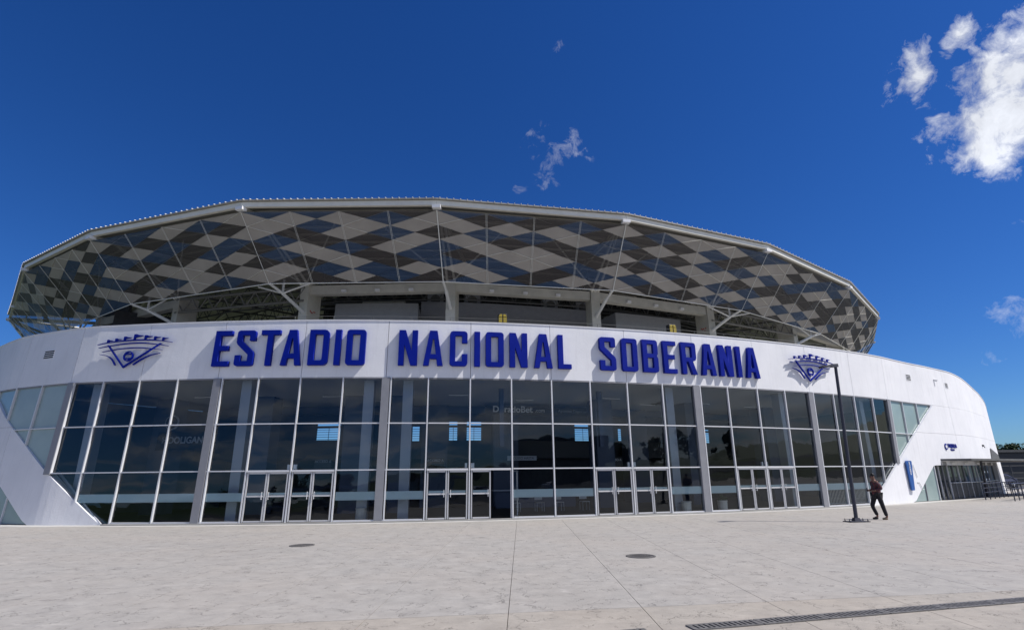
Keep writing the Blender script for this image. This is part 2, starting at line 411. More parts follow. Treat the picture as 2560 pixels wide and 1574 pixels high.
DOORS = [5, 6, 9, 10, 13, 14, 17, 18]
WM = .033     # half mullion in k units
for k in range(-4, 28):
    for r in range(3):
        if r == 0 and k in DOORS: continue
        g = .02
        poly = [(k + g, ROWS[r] + .02), (k + 1 - g, ROWS[r] + .02), (k + 1 - g, ROWS[r + 1] - .02), (k + g, ROWS[r + 1] - .02)]
        if k < 4: poly = clip(poly, fL)
        if k > 20: poly = clip(poly, fR)
        fro = k < 0 or k >= 24
        p = pane(poly, 'frosted_pane' if fro else 'glass_pane', 'frosted_glass' if fro else 'tinted_glass')
    # frosted privacy strip on the inside of the bottom row
    if 1 <= k < 23 and k not in DOORS:
        poly = [(k + .03, .88), (k + .97, .88), (k + .97, 1.22), (k + .03, 1.22)]
        if k < 4: poly = clip(poly, fL)
        if k > 20: poly = clip(poly, fR)
        pane(poly, 'frosted_strip', 'frosted_strip', OFF - .02, .004)
def vmull(k, z0, z1, wd=.055, dp=.12, off=.02, m='aluminium', name='mullion'):
    b = MB(); h = wd / 2 / 1.89
    b.hull([S(k - h, z0, off), S(k + h, z0, off), S(k + h, z0, off - dp), S(k - h, z0, off - dp)], [S(k - h, z1, off), S(k + h, z1, off), S(k + h, z1, off - dp), S(k - h, z1, off - dp)])
    return b.build(name, m, BUILD)
for k in range(-4, 28):
    z0 = diag(k)
    if z0 > GT - .1 or k in PIL: continue
    vmull(k, max(.05, z0), GT)
for r in (1, 2):
    z = ROWS[r]
    for a in range(-4, 28):
        k0, k1 = a + .03, a + 1 - .03
        if a < 4: k0 = max(k0, 1.8 - z / 1.195)
        if a > 20: k1 = min(k1, 22.0 + z / 1.18)
        if k1 - k0 < .05: continue
        b = MB(); b.bar(S(k0, z, -.03), S(k1, z, -.03), .09, .05); b.build('transom', 'aluminium', BUILD)
for a in range(-3, 27):   # head and sill
    b = MB(); b.bar(S(max(a, KL), GT - .03, -.05), S(min(a + 1, KR), GT - .03, -.05), .1, .05); b.build('head_frame', 'pilaster_grey', BUILD)
for a in range(2, 22):
    if a in DOORS: continue
    b = MB(); b.bar(S(a + .03, .08, -.03), S(a + .97, .08, -.03), .09, .055); b.build('sill_frame', 'aluminium', BUILD)
b = MB(); b.bar(S(1.8, .02, .0), S(KL, GT - .02, .0), .10, .05, (0, -1, 0)); b.build('diagonal_frame', 'aluminium', BUILD)
n_ = 10
b = MB()
for i in range(n_):
    t0, t1 = i / n_, (i + 1) / n_
    b.bar(S(22.0 + (KR - 22.0) * t0, GT * t0, .0), S(22.0 + (KR - 22.0) * t1, GT * t1, .0), .10, .05, (.4, -.9, 0))
b.build('diagonal_frame', 'aluminium', BUILD)
for k in PIL:
    z0 = max(.01, diag(k) - .1); b = MB(); h = .17 / 1.89; o = .05
    kk = k + (.0 if k else .04)
    b.hull([S(kk - h, z0, o), S(kk + h, z0, o), S(kk + h, z0, -.2), S(kk - h, z0, -.2)], [S(kk - h, GT, o), S(kk + h, GT, o), S(kk + h, GT, -.2), S(kk - h, GT, -.2)])
    b.build('pilaster', 'pilaster_grey', BUILD)
    sgn = 1
    vmull(k + .125, z0 + .05, GT, .05, .1, .03, name='mullion')
# doors: two leaves per opening
def leaf(k0, k1, open_=False):
    zt = 2.03; m = 'door_aluminium'
    x = MB(); fw = .055
    def bar(p, q_, wd=.05): x.bar(p, q_, wd, fw)
    z0 = .07
    if not open_:
        A = lambda k, z: S(k, z, -.02)
        h = fw / 2 / 1.89
        for k in (k0 + h + .008, k1 - h - .008): x.bar(A(k, z0), A(k, zt), fw, .05, (0, 1, 0))
        for z in (z0 + .03, 1.08, zt - .03): x.bar(A(k0 + .05, z), A(k1 - .05, z), .05, .06)
        d = x.build('door', m, BUILD)
        q = [(k0 + .04, z0), (k1 - .04, z0), (k1 - .04, zt), (k0 + .04, zt)]
        b = MB(); b.poly([S(k, z, -.03) for k, z in q]); b.build('door_glass', 'tinted_glass', d)
        kk = k1 - .075 if (k0 % 1) < .3 else k0 + .075
        b = MB(); b.tube(S(kk, .95, .05), S(kk, 1.25, .05), .014); b.tube(S(kk, .97, -.02), S(kk, .97, .05), .01); b.tube(S(kk, 1.23, -.02), S(kk, 1.23, .05), .01); b.build('door_handle', 'aluminium', d)
        b = MB(); b.poly([S(k, z, -.045) for k, z in ((k0 + .05, 1.12), (k1 - .05, 1.12), (k1 - .05, 1.22), (k0 + .05, 1.22))]); b.build('frosted_strip', 'frosted_strip', d)
        return d
    # swung inwards about the hinge at k1
    hx = Vector(S(k1 - .01, 0, -.05)); dirv = Vector((.34, 1, 0)).normalized(); Lf = .88
    P = lambda u, z: hx + dirv * u + Vector((0, 0, z))
    for u in (.03, Lf): x.bar(P(u, z0), P(u, zt), fw, .05, (1, 0, 0))
    for z in (z0 + .03, 1.08, zt - .03): x.bar(P(0, z), P(Lf, z), .05, .06)
    d = x.build('door', m, BUILD); d['label'] = 'glass door leaf swung open into the dark lobby'
    b = MB(); b.poly([P(.03, z0), P(Lf, z0), P(Lf, zt), P(.03, zt)]); b.build('door_glass', 'tinted_glass', d)
for k in DOORS:
    leaf(k + .03, k + .5)
    leaf(k + .5, k + .97, open_=(k == 10))
    b = MB(); b.bar(S(k + .03, 2.06, -.02), S(k + .97, 2.06, -.02), .12, .045); b.build('door_head', 'door_aluminium', BUILD)
    if k != 10:
        b = MB(); b.bar(S(k + .03, .03, 0), S(k + .97, .03, 0), .16, .03); b.build('door_sill', 'aluminium', BUILD)
for k in (6, 10, 14, 18):   # pair of small white boxes above the doors
    for sgn in (-1, 1):
        kk = k + sgn * .075
        b = MB(); b.box(Vector(S(kk, 2.25, -.13)), (.15 if sgn > 0 else .10, .08, .2), head(k)); b.build('door_operator', 'sign_white', BUILD)

# lower right ticket office opening
for a, c, fr in ((24.73, 25.6, 1), (25.6, 26.42, 1)):
    poly = clip([(a, .03), (c, .03), (c, 2.16), (a, 2.16)], lambda p: (p[0] - 24.73) * 1.28 - p[1])
    pane(poly, 'frosted_pane', 'frosted_glass', -.06)
vmull(25.6, .02, 1.1, .05, .1, -.0, 'pilaster_grey'); vmull(26.42, .02, 2.14, .06, .12, -.0)
poly = clip([(-1.1, .03), (-.2, .03), (-.2, 2.16), (-1.1, 2.16)], lambda p: (-.2 - p[0]) * 1.235 - p[1]); pane(poly, 'frosted_pane', 'frosted_glass', -.06)
pane(clip([(-4, .03), (-1.1, .03), (-1.1, 2.16), (-4, 2.16)], lambda p: (-.2 - p[0]) * 1.235 - p[1]), 'frosted_pane', 'frosted_glass', -.06)
vmull(-1.1, .02, 1.1, .05, .1, 0, 'aluminium')
TK = [26.44, 26.95, 27.25, 27.62, 28.05, 28.5, 29.0, 29.5, 30.05, 30.6, 31.2, 31.8, 32.5, 33.3, 34.18]
for i, (a, c) in enumerate(zip(TK[:-1], TK[1:])):
    lo = .05 if i < 3 else 1.08
    pane([(a + .02, lo), (c - .02, lo), (c - .02, 2.14), (a + .02, 2.14)], 'ticket_window', 'clear_glass', -.30)
    vmull(c, .02, 2.15, .05, .1, -.24, 'pilaster_grey' if i % 2 else 'aluminium')
    if i >= 3: pane([(a + .02, .03), (c - .02, .03), (c - .02, 1.0), (a + .02, 1.0)], 'counter_panel', 'charcoal_panel', -.28)
for i in (3, 4, 6, 8, 9, 10, 11):
    a, c = TK[i], TK[i + 1]; pane([(a + .07, 1.42), (c - .05, 1.42), (c - .05, 2.03), (a + .07, 2.03)], 'notice', 'poster', -.36, .004)
b = MB(); b.bar(S(27.62, 1.04, -.2), S(30.2, 1.04, -.2), .25, .04); b.bar(S(30.22, 1.04, -.2), S(34.1, 1.04, -.2), .25, .04); b.build('counter_ledge', 'aluminium', BUILD)
b = MB(); b.bar(S(26.9, 2.27, -.1), S(30.4, 2.27, -.1), .3, .22); b.bar(S(30.42, 2.27, -.1), S(34.1, 2.27, -.1), .3, .22); b.build('lintel', 'concrete_grey', BUILD)
for k in (27.6, 28.7, 29.9, 31.3, 32.6):
    pane([(k, 2.2), (k + .42, 2.2), (k + .42, 2.35), (k, 2.35)], 'soffit_light', 'sign_white', .075, .02)
shell((26.5, 34.2), cst(0), cst(2.3), -2.2, .1, 'interior_wall', 'ticket_office_wall', BUILD)
b = MB()   # thin entrance canopy
pts = [S(26.92, 2.44, .0), S(30.5, 2.44, 0), S(34.5, 2.44, 0), (45, 46.5, 2.44), (43.5, 43.0, 2.44), S(31.5, 2.44, 2.3), S(27.6, 2.44, 1.2)]
b.hull(pts, [(x, y, z + .12) for x, y, z in pts]); b.build('canopy', 'dark_steel', BUILD)
for pa, pb in (((33.45, 40.3, 0), (33.0, 39.6, 2.44)), ((42.5, 43.2, 0), (42.4, 43.4, 2.44))): b = MB(); b.tube(pa, pb, .07); b.build('canopy_post', 'lamp_steel', BUILD)
b = MB(); b.hull([S(k, z, .03) for k, z in ((33.3, 2.6), (35.8, 2.6), (35.6, 3.05), (33.6, 3.5))], [S(k, z, .06) for k, z in ((33.3, 2.6), (35.8, 2.6), (35.6, 3.05), (33.6, 3.5))]); b.build('louvre_panel', 'dark_steel', BUILD)

# wall vents
for k0, k1, za, zb in ((-1.29, -.93, 7.40, 7.80), (25.67, 25.97, 7.56, 7.94), (28.72, 28.94, 7.48, 7.84)):
    v = MB(); v.hull([S(k, z, -.01) for k, z in ((k0 - .02, za - .04), (k1 + .02, za - .04), (k1 + .02, zb + .04), (k0 - .02, zb + .04))], [S(k, z, .012) for k, z in ((k0 - .02, za - .04), (k1 + .02, za - .04), (k1 + .02, zb + .04), (k0 - .02, zb + .04))])
    vo = v.build('vent', 'sign_white', BUILD)
    n = 4; s_ = MB()
    for i in range(n):
        z = za + (zb - za) * (i + .15) / n; z3 = z + (zb - za) / n * .62
        s_.hull([S(k0, z, .0), S(k1, z, .0), S(k1, z3, .0), S(k0, z3, .0)], [S(k0, z, .016), S(k1, z, .016), S(k1, z3, .016), S(k0, z3, .016)])
    s_.build('vent_slot_shade', 'void_shade', vo)  # raised bars on the plate, shade of open slots put into the colour
b = MB(); b.tube(S(27.75, 7.45, .03), S(27.75, 7.92, .03), .02); b.tube(S(27.75, 7.92, .03), S(28.1, 7.92, .03), .02); b.build('conduit', 'galvanised', BUILD)
b = MB(); b.tube(S(31.9, 3.62, .0), S(31.9, 3.62, .12), .09, .06); b.tube(S(31.9, 3.62, .08), S(31.9, 3.45, .14), .03); b.build('wall_lamp', 'dark_steel', BUILD)
b = MB(); b.tube(S(24.95, 2.2, .03), S(25.1, 1.45, .03), .015); b.tube(S(25.05, 1.15, .03), S(25.17, 1.15, .03), .015); b.tube(S(25.17, 1.15, .03), S(25.32, .72, .03), .015); b.tube(S(25.32, .72, .03), S(25.42, .72, .03), .015); b.build('cable', 'galvanised', BUILD)

# ------------------------------------------------------------------ lobby behind the glass
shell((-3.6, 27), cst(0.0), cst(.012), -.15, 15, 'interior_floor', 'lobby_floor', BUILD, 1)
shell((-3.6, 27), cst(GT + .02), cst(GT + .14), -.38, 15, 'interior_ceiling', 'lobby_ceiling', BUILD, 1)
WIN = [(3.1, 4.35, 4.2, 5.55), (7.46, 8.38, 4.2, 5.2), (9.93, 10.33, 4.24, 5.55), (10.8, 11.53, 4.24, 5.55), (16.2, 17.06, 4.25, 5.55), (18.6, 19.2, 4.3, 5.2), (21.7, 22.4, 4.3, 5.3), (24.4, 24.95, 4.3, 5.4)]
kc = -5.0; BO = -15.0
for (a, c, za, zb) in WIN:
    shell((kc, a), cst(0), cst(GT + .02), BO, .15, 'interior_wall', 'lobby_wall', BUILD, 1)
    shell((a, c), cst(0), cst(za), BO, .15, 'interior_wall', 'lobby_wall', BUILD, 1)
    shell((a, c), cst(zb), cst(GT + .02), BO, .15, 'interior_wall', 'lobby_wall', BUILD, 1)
    f = MB()
    for i in range(1, 6): z = za + (min(zb, 5.2) - za) * i / 6; f.bar(S(a, z, BO - .05), S(c, z, BO - .05), .03, .03)
    if zb > 5.3: f.bar(S(a, 5.22, BO - .05), S(c, 5.22, BO - .05), .1, .16)
    f.bar(S((a + c) / 2, za, BO - .05), S((a + c) / 2, min(zb, 5.2), BO - .05), .03, .03, (0, 1, 0))
    f.build('window_bars', 'dark_steel', BUILD)
    kc = c
shell((kc, 29), cst(0), cst(GT + .02), BO, .15, 'interior_wall', 'lobby_wall', BUILD, 1)
def column(k, off, w_, d_, m='interior_column', z1=GT, name='lobby_column', z0=.012):
    b = MB(); p = Vector(S(k, 0, off)); b.box((p.x, p.y, (z0 + z1) / 2), (w_, d_, z1 - z0), head(k)); return b.build(name, m, BUILD)
for k in (.55, 4.55, 7.55, 8.5, 15.5, 19.45, 23.45): column(k, -1.1, .45, .5)
for k in (11.03, 13.95): column(k, -3, .22, .22, 'interior_wall', GT, z0=3.2)
for k in (-.6, 3.6, 6.6, 8.1, 14.9, 18.4, 22.3): column(k, -6.5, 1.1, 1.1, 'interior_wall')
for k in (9.2, 12.0, 17.6): column(k, -10.5, 1.6, .8, 'interior_wall')
# side walls closing the lobby
for k in (-3.4, 26.6):
    b = MB(); p, q_ = S(k, 0, -.4), S(k, 0, -15); b.bar((p[0], p[1], 3), (q_[0], q_[1], 3), .15, 6.1); b.build('lobby_wall', 'interior_wall', BUILD)
# dropped ceiling beam and a mezzanine slab deep in the lobby
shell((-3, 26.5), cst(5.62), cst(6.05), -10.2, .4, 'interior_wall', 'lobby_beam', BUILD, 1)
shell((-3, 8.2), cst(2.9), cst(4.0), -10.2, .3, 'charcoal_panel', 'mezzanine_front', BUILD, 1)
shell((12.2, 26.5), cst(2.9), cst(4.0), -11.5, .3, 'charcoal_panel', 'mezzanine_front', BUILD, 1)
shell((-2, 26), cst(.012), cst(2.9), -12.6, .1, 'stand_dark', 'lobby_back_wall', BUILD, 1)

for k, o_ in ((1.5, -5), (3.2, -7), (5.6, -5.5), (7.0, -7.5), (9.6, -5), (11.9, -6.5), (14.6, -5), (16.6, -7), (18.3, -5.5), (20.8, -6)):
    b = MB(); b.bar(S(k, 6.0, o_), S(k + .6, 6.0, o_), .1, .05); b.build('ceiling_fixture', 'sign_white', BUILD)
# ------------------------------------------------------------------ text helper
def curve_obj(splines, name, m, depth, parent, k, z, off, bev=0.0, w_=0, centre=True):
    """splines: list of closed loops in metres (u right, v up) mapped flat on the wall at k,z"""
    cu = bpy.data.curves.new(name, 'CURVE'); cu.dimensions = '2D'; cu.fill_mode = 'BOTH'; cu.extrude = depth / 2; cu.bevel_depth = bev; cu.bevel_resolution = 1
    for sp in splines:
        s = cu.splines.new('POLY'); s.points.add(len(sp) - 1); s.use_cyclic_u = True
        for p, (u, v) in zip(s.points, sp): p.co = (u - (w_ / 2 if centre else 0), v, 0, 1)
    t = bpy.data.objects.new('tmp', cu); COL.objects.link(t)
    me = bpy.data.meshes.new_from_object(t.evaluated_get(bpy.context.evaluated_depsgraph_get())); bpy.data.objects.remove(t); bpy.data.curves.remove(cu)
    me.materials.clear(); me.materials.append(M[m])
    return place_flat(me, name, parent, k, z, off + depth / 2)
def place_flat(me, name, parent, k, z, off):
    h = head(k); p = Vector(S(k, z, off)); ln = lean(k) / 8.71
    # columns: local x along the wall, local y up (leaning), local z outwards
    tx, ty = math.cos(h), math.sin(h); nx, ny = ty, -tx
    up = Vector((-nx * ln, -ny * ln, 1)).normalized(); X = Vector((tx, ty, 0)); Z = X.cross(up)
    mt = Matrix(((X.x, up.x, Z.x, 0), (X.y, up.y, Z.y, 0), (X.z, up.z, Z.z, 0), (0, 0, 0, 1)))
    base = Vector((0, 0, 0)); q_ = parent
    while q_ is not None: base = base + q_.location; q_ = q_.parent
    me.transform(Matrix.Translation(p - base) @ mt)
    o = bpy.data.objects.new(name, me); COL.objects.link(o); o.parent = parent; return o
def text_obj(txt, size, name, m, parent, k, z, off, depth=.01, sx=1.0, rot=0.0, bold=0.0, shear=0.0):
    cu = bpy.data.curves.new(name, 'FONT'); cu.body = txt; cu.size = size; cu.extrude = depth / 2; cu.align_x = 'CENTER'; cu.align_y = 'CENTER'; cu.offset = bold; cu.shear = shear
    t = bpy.data.objects.new('tmp', cu); COL.objects.link(t)
    me = bpy.data.meshes.new_from_object(t.evaluated_get(bpy.context.evaluated_depsgraph_get())); bpy.data.objects.remove(t); bpy.data.curves.remove(cu)
    me.transform(Matrix.Rotation(rot, 4, 'Z') @ Matrix.Scale(sx, 4, (1, 0, 0))); me.materials.clear(); me.materials.append(M[m])
    return place_flat(me, name, parent, k, z, off)

# ------------------------------------------------------------------ big blue letters
def rr(x0, y0, x1, y1, r, corners='1111', n=3):
    out = []
    for i, (cx, cy, a0) in enumerate(((x0 + r, y0 + r, 180), (x1 - r, y0 + r, 270), (x1 - r, y1 - r, 0), (x0 + r, y1 - r, 90))):
        if corners[i] == '1': out += [(cx + r * math.cos(R(a0 + 90 * j / n)), cy + r * math.sin(R(a0 + 90 * j / n))) for j in range(n + 1)]
        else: out.append(((x0, y0), (x1, y0), (x1, y1), (x0, y1))[i])
    return out
H = 1.63; t = .245; hb = .21
def glyph(c):
    if c == 'E': w_ = .74; return w_, [[(0, 0), (w_, 0), (w_, hb), (t, hb), (t, .72), (w_ - .1, .72), (w_ - .1, .93), (t, .93), (t, H - hb), (w_, H - hb), (w_, H), (0, H)]]
    if c == 'S':
        w_ = .82; return w_, [[(w_, 1.16), (w_, 1.53), (w_ - .03, 1.6), (w_ - .1, H), (.1, H), (.03, 1.6), (0, 1.53), (0, 1.08), (.05, .98), (w_ - t, .50), (w_ - t, hb), (t, hb), (t, .48), (0, .48), (0, .1), (.03, .03), (.1, 0), (w_ - .1, 0), (w_ - .03, .03), (w_, .1), (w_, .56), (w_ - .05, .66), (t, 1.14), (t, H - hb), (w_ - t, H - hb), (w_ - t, 1.16)]]
    if c == 'T': w_ = .84; return w_, [[(w_ / 2 - t / 2, 0), (w_ / 2 + t / 2, 0), (w_ / 2 + t / 2, H - hb), (w_, H - hb), (w_, H), (0, H), (0, H - hb), (w_ / 2 - t / 2, H - hb)]]
    if c == 'A':
        w_ = .88; return w_, [[(0, 0), (t, 0), (t + .045, .32), (w_ - t - .045, .32), (w_ - t, 0), (w_, 0), (w_ - .27, H), (.27, H)], [(t + .075, .52), (w_ / 2 - .03, 1.24), (w_ / 2 + .03, 1.24), (w_ - t - .075, .52)]]
    if c == 'D': w_ = .86; return w_, [rr(0, 0, w_, H, .2, '0110'), rr(t, hb, w_ - t, H - hb, .07, '0110')[::-1]]
    if c == 'I': w_ = .26; return w_, [[(0, 0), (w_, 0), (w_, H), (0, H)]]
    if c == 'O': w_ = .84; return w_, [rr(0, 0, w_, H, .13), rr(t, hb, w_ - t, H - hb, .03)[::-1]]
    if c == 'N': w_ = .84; return w_, [[(0, 0), (t, 0), (t, .98), (w_ - .29, 0), (w_, 0), (w_, H), (w_ - t, H), (w_ - t, .65), (.29, H), (0, H)]]
    if c == 'C': w_ = .80; return w_, [[(w_, 1.08), (w_, 1.50), (w_ - .04, 1.59), (w_ - .13, H), (.13, H), (.04, 1.59), (0, 1.50), (0, .13), (.04, .04), (.13, 0), (w_ - .13, 0), (w_ - .04, .04), (w_, .13), (w_, .55), (w_ - t, .55), (w_ - t, hb), (t, hb), (t, H - hb), (w_ - t, H - hb), (w_ - t, 1.08)]]
    if c == 'L': w_ = .64; return w_, [[(0, 0), (w_, 0), (w_, hb), (t, hb), (t, H), (0, H)]]
    if c == 'B': w_ = .84; return w_, [[(0, 0), (w_ - .12, 0), (w_ - .03, .04), (w_, .13), (w_, .70), (w_ - .07, .83), (w_, .95), (w_, 1.5), (w_ - .03, 1.59), (w_ - .12, H), (0, H)], [(t, hb), (t, .73), (w_ - t, .73), (w_ - t, hb)], [(t, .93), (t, H - hb), (w_ - t, H - hb), (w_ - t, .93)]]
    if c == 'R': w_ = .86; return w_, [[(0, 0), (t, 0), (t, .64), (t + .13, .64), (w_ - .27, 0), (w_, 0), (w_ - .22, .66), (w_ - .06, .72), (w_, .84), (w_, 1.5), (w_ - .03, 1.59), (w_ - .12, H), (0, H)], [(t, .85), (t, H - hb), (w_ - t, H - hb), (w_ - t, .85)]]
WORDS = [('ESTADIO', [4.03, 4.60, 5.19, 5.73, 6.37, 6.82, 7.25]), ('NACIONAL', [8.49, 9.09, 9.70, 10.15, 10.58, 11.17, 11.79, 12.34]), ('SOBERANIA', [13.49, 14.09, 14.68, 15.25, 15.82, 16.42, 16.99, 17.42, 17.87])]
SIGN = thing('wall_sign', 'raised blue block letters reading ESTADIO NACIONAL SOBERANIA on the white fascia', 'sign', S(11, 6.6, .05))
for wd, ks in WORDS:
    for c, k in zip(wd, ks):
        w_, sp = glyph(c); curve_obj(sp, 'letter', 'letter_blue', .175, SIGN, k, 6.61, .004, .004, w_)

# ------------------------------------------------------------------ emblems
def emblem(k0, label):
    E_ = thing('wall_emblem', label, 'emblem', S(k0, 7.4, .0), 'blue baseball emblems on the fascia')
    def cv(x, y): return ((x - 1210) * .00161, 8.24 - ((y + .041 * (x - 1200)) - 215) * .00146 - 7.4)
    def ribbon(pts, th, name, taper=True):
        P = catmull([cv(*p) for p in pts], 5); n = len(P); L = []; Q = []
        for i in range(n):
            a = P[max(0, i - 1)]; b = P[min(n - 1, i + 1)]; d = (b - a) / np.linalg.norm(b - a); nn = np.array([-d[1], d[0]])
            tt = th / 2 * (min(1, .25 + 2.2 * min(i, n - 1 - i) / n) if taper == 2 else (min(1, .2 + 1.4 * i / n) if taper else 1))
            L.append(tuple(P[i] + nn * tt)); Q.append(tuple(P[i] - nn * tt))
        curve_obj([L + Q[::-1]], name, 'letter_blue', .075, E_, k0, 7.4, .07, .002)
    ribbon([(60, 565), (400, 490), (850, 430), (1300, 400), (1700, 400), (2050, 425), (2360, 470)], .048, 'stripe', 2)
    ribbon([(120, 670), (500, 595), (1000, 520), (1450, 500), (1900, 540), (2260, 590)], .044, 'stripe', 2)
    ribbon([(260, 800), (700, 710), (1100, 665), (1400, 655), (1750, 680), (2090, 715)], .04, 'stripe', 2)
    ribbon([(200, 880), (450, 930), (620, 1040), (750, 1215)], .05, 'wing')
    ribbon([(2050, 820), (1750, 900), (1500, 1040), (1300, 1200)], .05, 'wing')
    curve_obj([[cv(*p) for p in ((385, 585), (435, 585), (1015, 1250), (1995, 505), (2045, 505), (1018, 1308))]], 'diamond', 'letter_blue', .075, E_, k0, 7.4, .075, .002)
    ring = lambda r, rev=False: [(cv(1100, 930)[0] + r * math.cos(6.2832 * i / 24) * 1.0, cv(1100, 930)[1] + r * math.sin(6.2832 * i / 24)) for i in (range(23, -1, -1) if rev else range(24))]
    curve_obj([ring(.235), ring(.185, True)], 'baseball', 'letter_blue', .075, E_, k0, 7.4, .072, .002)
    cx, cy = cv(1100, 930)
    for fx, fy in ((-.9, .35), (.9, .35), (0, -.35)):   # standoff pins
        c_ = Vector(S(k0 + fx / 1.9, 7.4 + fy, 0)); b = MB(); b.tube(c_, S(k0 + fx / 1.9, 7.4 + fy, .08), .02, n=6); b.build('standoff', 'galvanised', E_)
    for s_ in (-1, 1):
        up = [(cx - .17 + .34 * i / 8, cy + s_ * (.02 + .09 * abs(1 - i / 4) ** 2 * 0 + .065 + .03 * math.cos((i / 4 - 1) * 1.5))) for i in range(9)]
        curve_obj([[(x, y + .028) for x, y in up] + [(x, y - .028) for x, y in up[::-1]]], 'stitch', 'letter_blue', .07, E_, k0, 7.4, .073, .0)
    for x, fh, fw in ((340, 100, 165), (585, 105, 190), (845, 135, 225), (1150, 190, 270), (1480, 150, 240), (1780, 120, 195), (2040, 105, 165)):
        yb = np.interp(x, [60, 400, 850, 1300, 1700, 2050, 2360], [565, 490, 430, 400, 400, 425, 470])
        pts = [(x, yb), (x, yb - fh), (x + fw * .3, yb - fh - 6), (x + fw * .6, yb - fh * .86), (x + fw, yb - fh * .82), (x + fw * .7, yb - fh * .66), (x + fw * .4, yb - fh * .58), (x + 44, yb - fh * .42), (x + 38, yb)]
        curve_obj([[cv(*p) for p in pts]], 'flag', 'letter_blue', .075, E_, k0, 7.4, .07, .002)
emblem(1.68, 'blue flag and baseball diamond emblem left of the word ESTADIO, in part shade')
emblem(20.17, 'blue flag and baseball diamond emblem right of the word SOBERANIA, behind the lamp head')

# ------------------------------------------------------------------ smaller wall signs
P_ = thing('blue_sign', 'tall narrow blue panel reading ACCESO, leaning by the diagonal white wall', 'sign', S(24.55, 1.5, .1))
q = [(24.40, 2.36), (24.44, 2.42), (24.74, 2.42), (24.77, 2.36), (24.68, .70), (24.52, .69), (24.49, .72)]
b = MB(); b.hull([S(k, z, .05) for k, z in q], [S(k, z, .13) for k, z in q]); b.build('panel', 'sign_blue', P_)
text_obj('ACCESO', .2, 'lettering', 'sign_white', P_, 24.57, 1.98, .15, .004, 1.0, R(-90), .006)
P_ = thing('ticket_sign', 'small dark blue round badge and lettering TAQUILLA above the ticket windows', 'sign', S(27.9, 3.3, .0))
b = MB(); c0 = Vector(S(27.52, 3.36, .01)); c1 = Vector(S(27.52, 3.36, .05)); b.tube(c0, c1, .2, n=20); b.build('badge', 'letter_blue', P_)
b = MB(); c0 = Vector(S(27.52, 3.36, .051)); c1 = Vector(S(27.52, 3.36, .058)); b.tube(c0, c1, .14, n=4); b.build('badge_diamond', 'sign_white', P_)
text_obj('TAQUILLA', .36, 'lettering', 'letter_blue', P_, 28.05, 3.42, .025, .03, .82, 0, .006)
text_obj('TICKETS', .15, 'lettering', 'letter_blue', P_, 28.0, 3.16, .02, .03, 1.1)

# ------------------------------------------------------------------ signs inside the lobby
mat('faded_white', (.40, .42, .46), .7)
P_ = thing('banner', 'pale lettering DoradoBet.com on a dark banner high inside the lobby', 'banner', S(13, 5.6, -8.0))
pane([(11.0, 5.32), (15.7, 5.32), (15.7, 5.86), (11.0, 5.86)], 'banner_sheet', 'sign_dark', -8.1, .02, P_)
text_obj('DoradoBet', .52, 'lettering', 'sign_white', P_, 12.0, 5.64, -8.08, .01, 1.05, 0, .012)
text_obj('.com', .32, 'lettering', 'sign_white', P_, 13.02, 5.6, -8.08, .01, 1.0)
text_obj('Apuestas Deportivas', .25, 'lettering', 'faded_white', P_, 14.35, 5.6, -8.08, .01, 1.0)
P_ = thing('shop_sign', 'faint serif lettering HOOLIGANS on a dark board behind the left panes', 'sign', S(.9, 3.9, -5.6))
pane([(-.5, 3.3), (2.3, 3.3), (2.3, 4.25), (-.5, 4.25)], 'board', 'sign_dark', -5.6, .03, P_)
text_obj('HOOLIGANS', .48, 'lettering', 'faded_white', P_, 1.12, 3.8, -5.58, .02, .95, 0, .012)
b = MB(); b.tube(S(.75, 4.75, -5.5), S(.75, 4.75, -5.45), .40, n=24); b.build('badge', 'faded_white', P_)
b = MB(); b.tube(S(.75, 4.75, -5.44), S(.75, 4.75, -5.42), .33, n=24); b.build('badge_face', 'sign_dark', P_)
for kk, lab in ((5.1, 'hanging black sign ACCESO A behind the doors left of the second pilaster'), (9.25, 'hanging black sign ACCESO A behind the doors left of the open leaf'), (16.1, 'hanging black sign ACCESO A behind the doors right of centre')):
    P_ = thing('access_sign', lab, 'sign', S(kk, 2.6, -9), 'hanging access signs in the lobby')
    pane([(kk - .32, 2.32), (kk + .32, 2.32), (kk + .32, 2.85), (kk - .32, 2.85)], 'board', 'sign_dark', -8.95, .05, P_)
    text_obj('ACCESO A', .2, 'lettering', 'sign_white', P_, kk, 2.7, -8.94, .01)
P_ = thing('strip_banner', 'pale strip banner over the lobby counter reading ACCESO HASTA', 'banner', S(12.4, 2.9, -9))
pane([(11.9, 2.68), (13.0, 2.68), (13.0, 2.95), (11.9, 2.95)], 'banner_sheet', 'interior_column', -8.9, .02, P_)
text_obj('ACCESO HASTA', .2, 'lettering', 'sign_dark', P_, 12.45, 2.81, -8.89, .01)

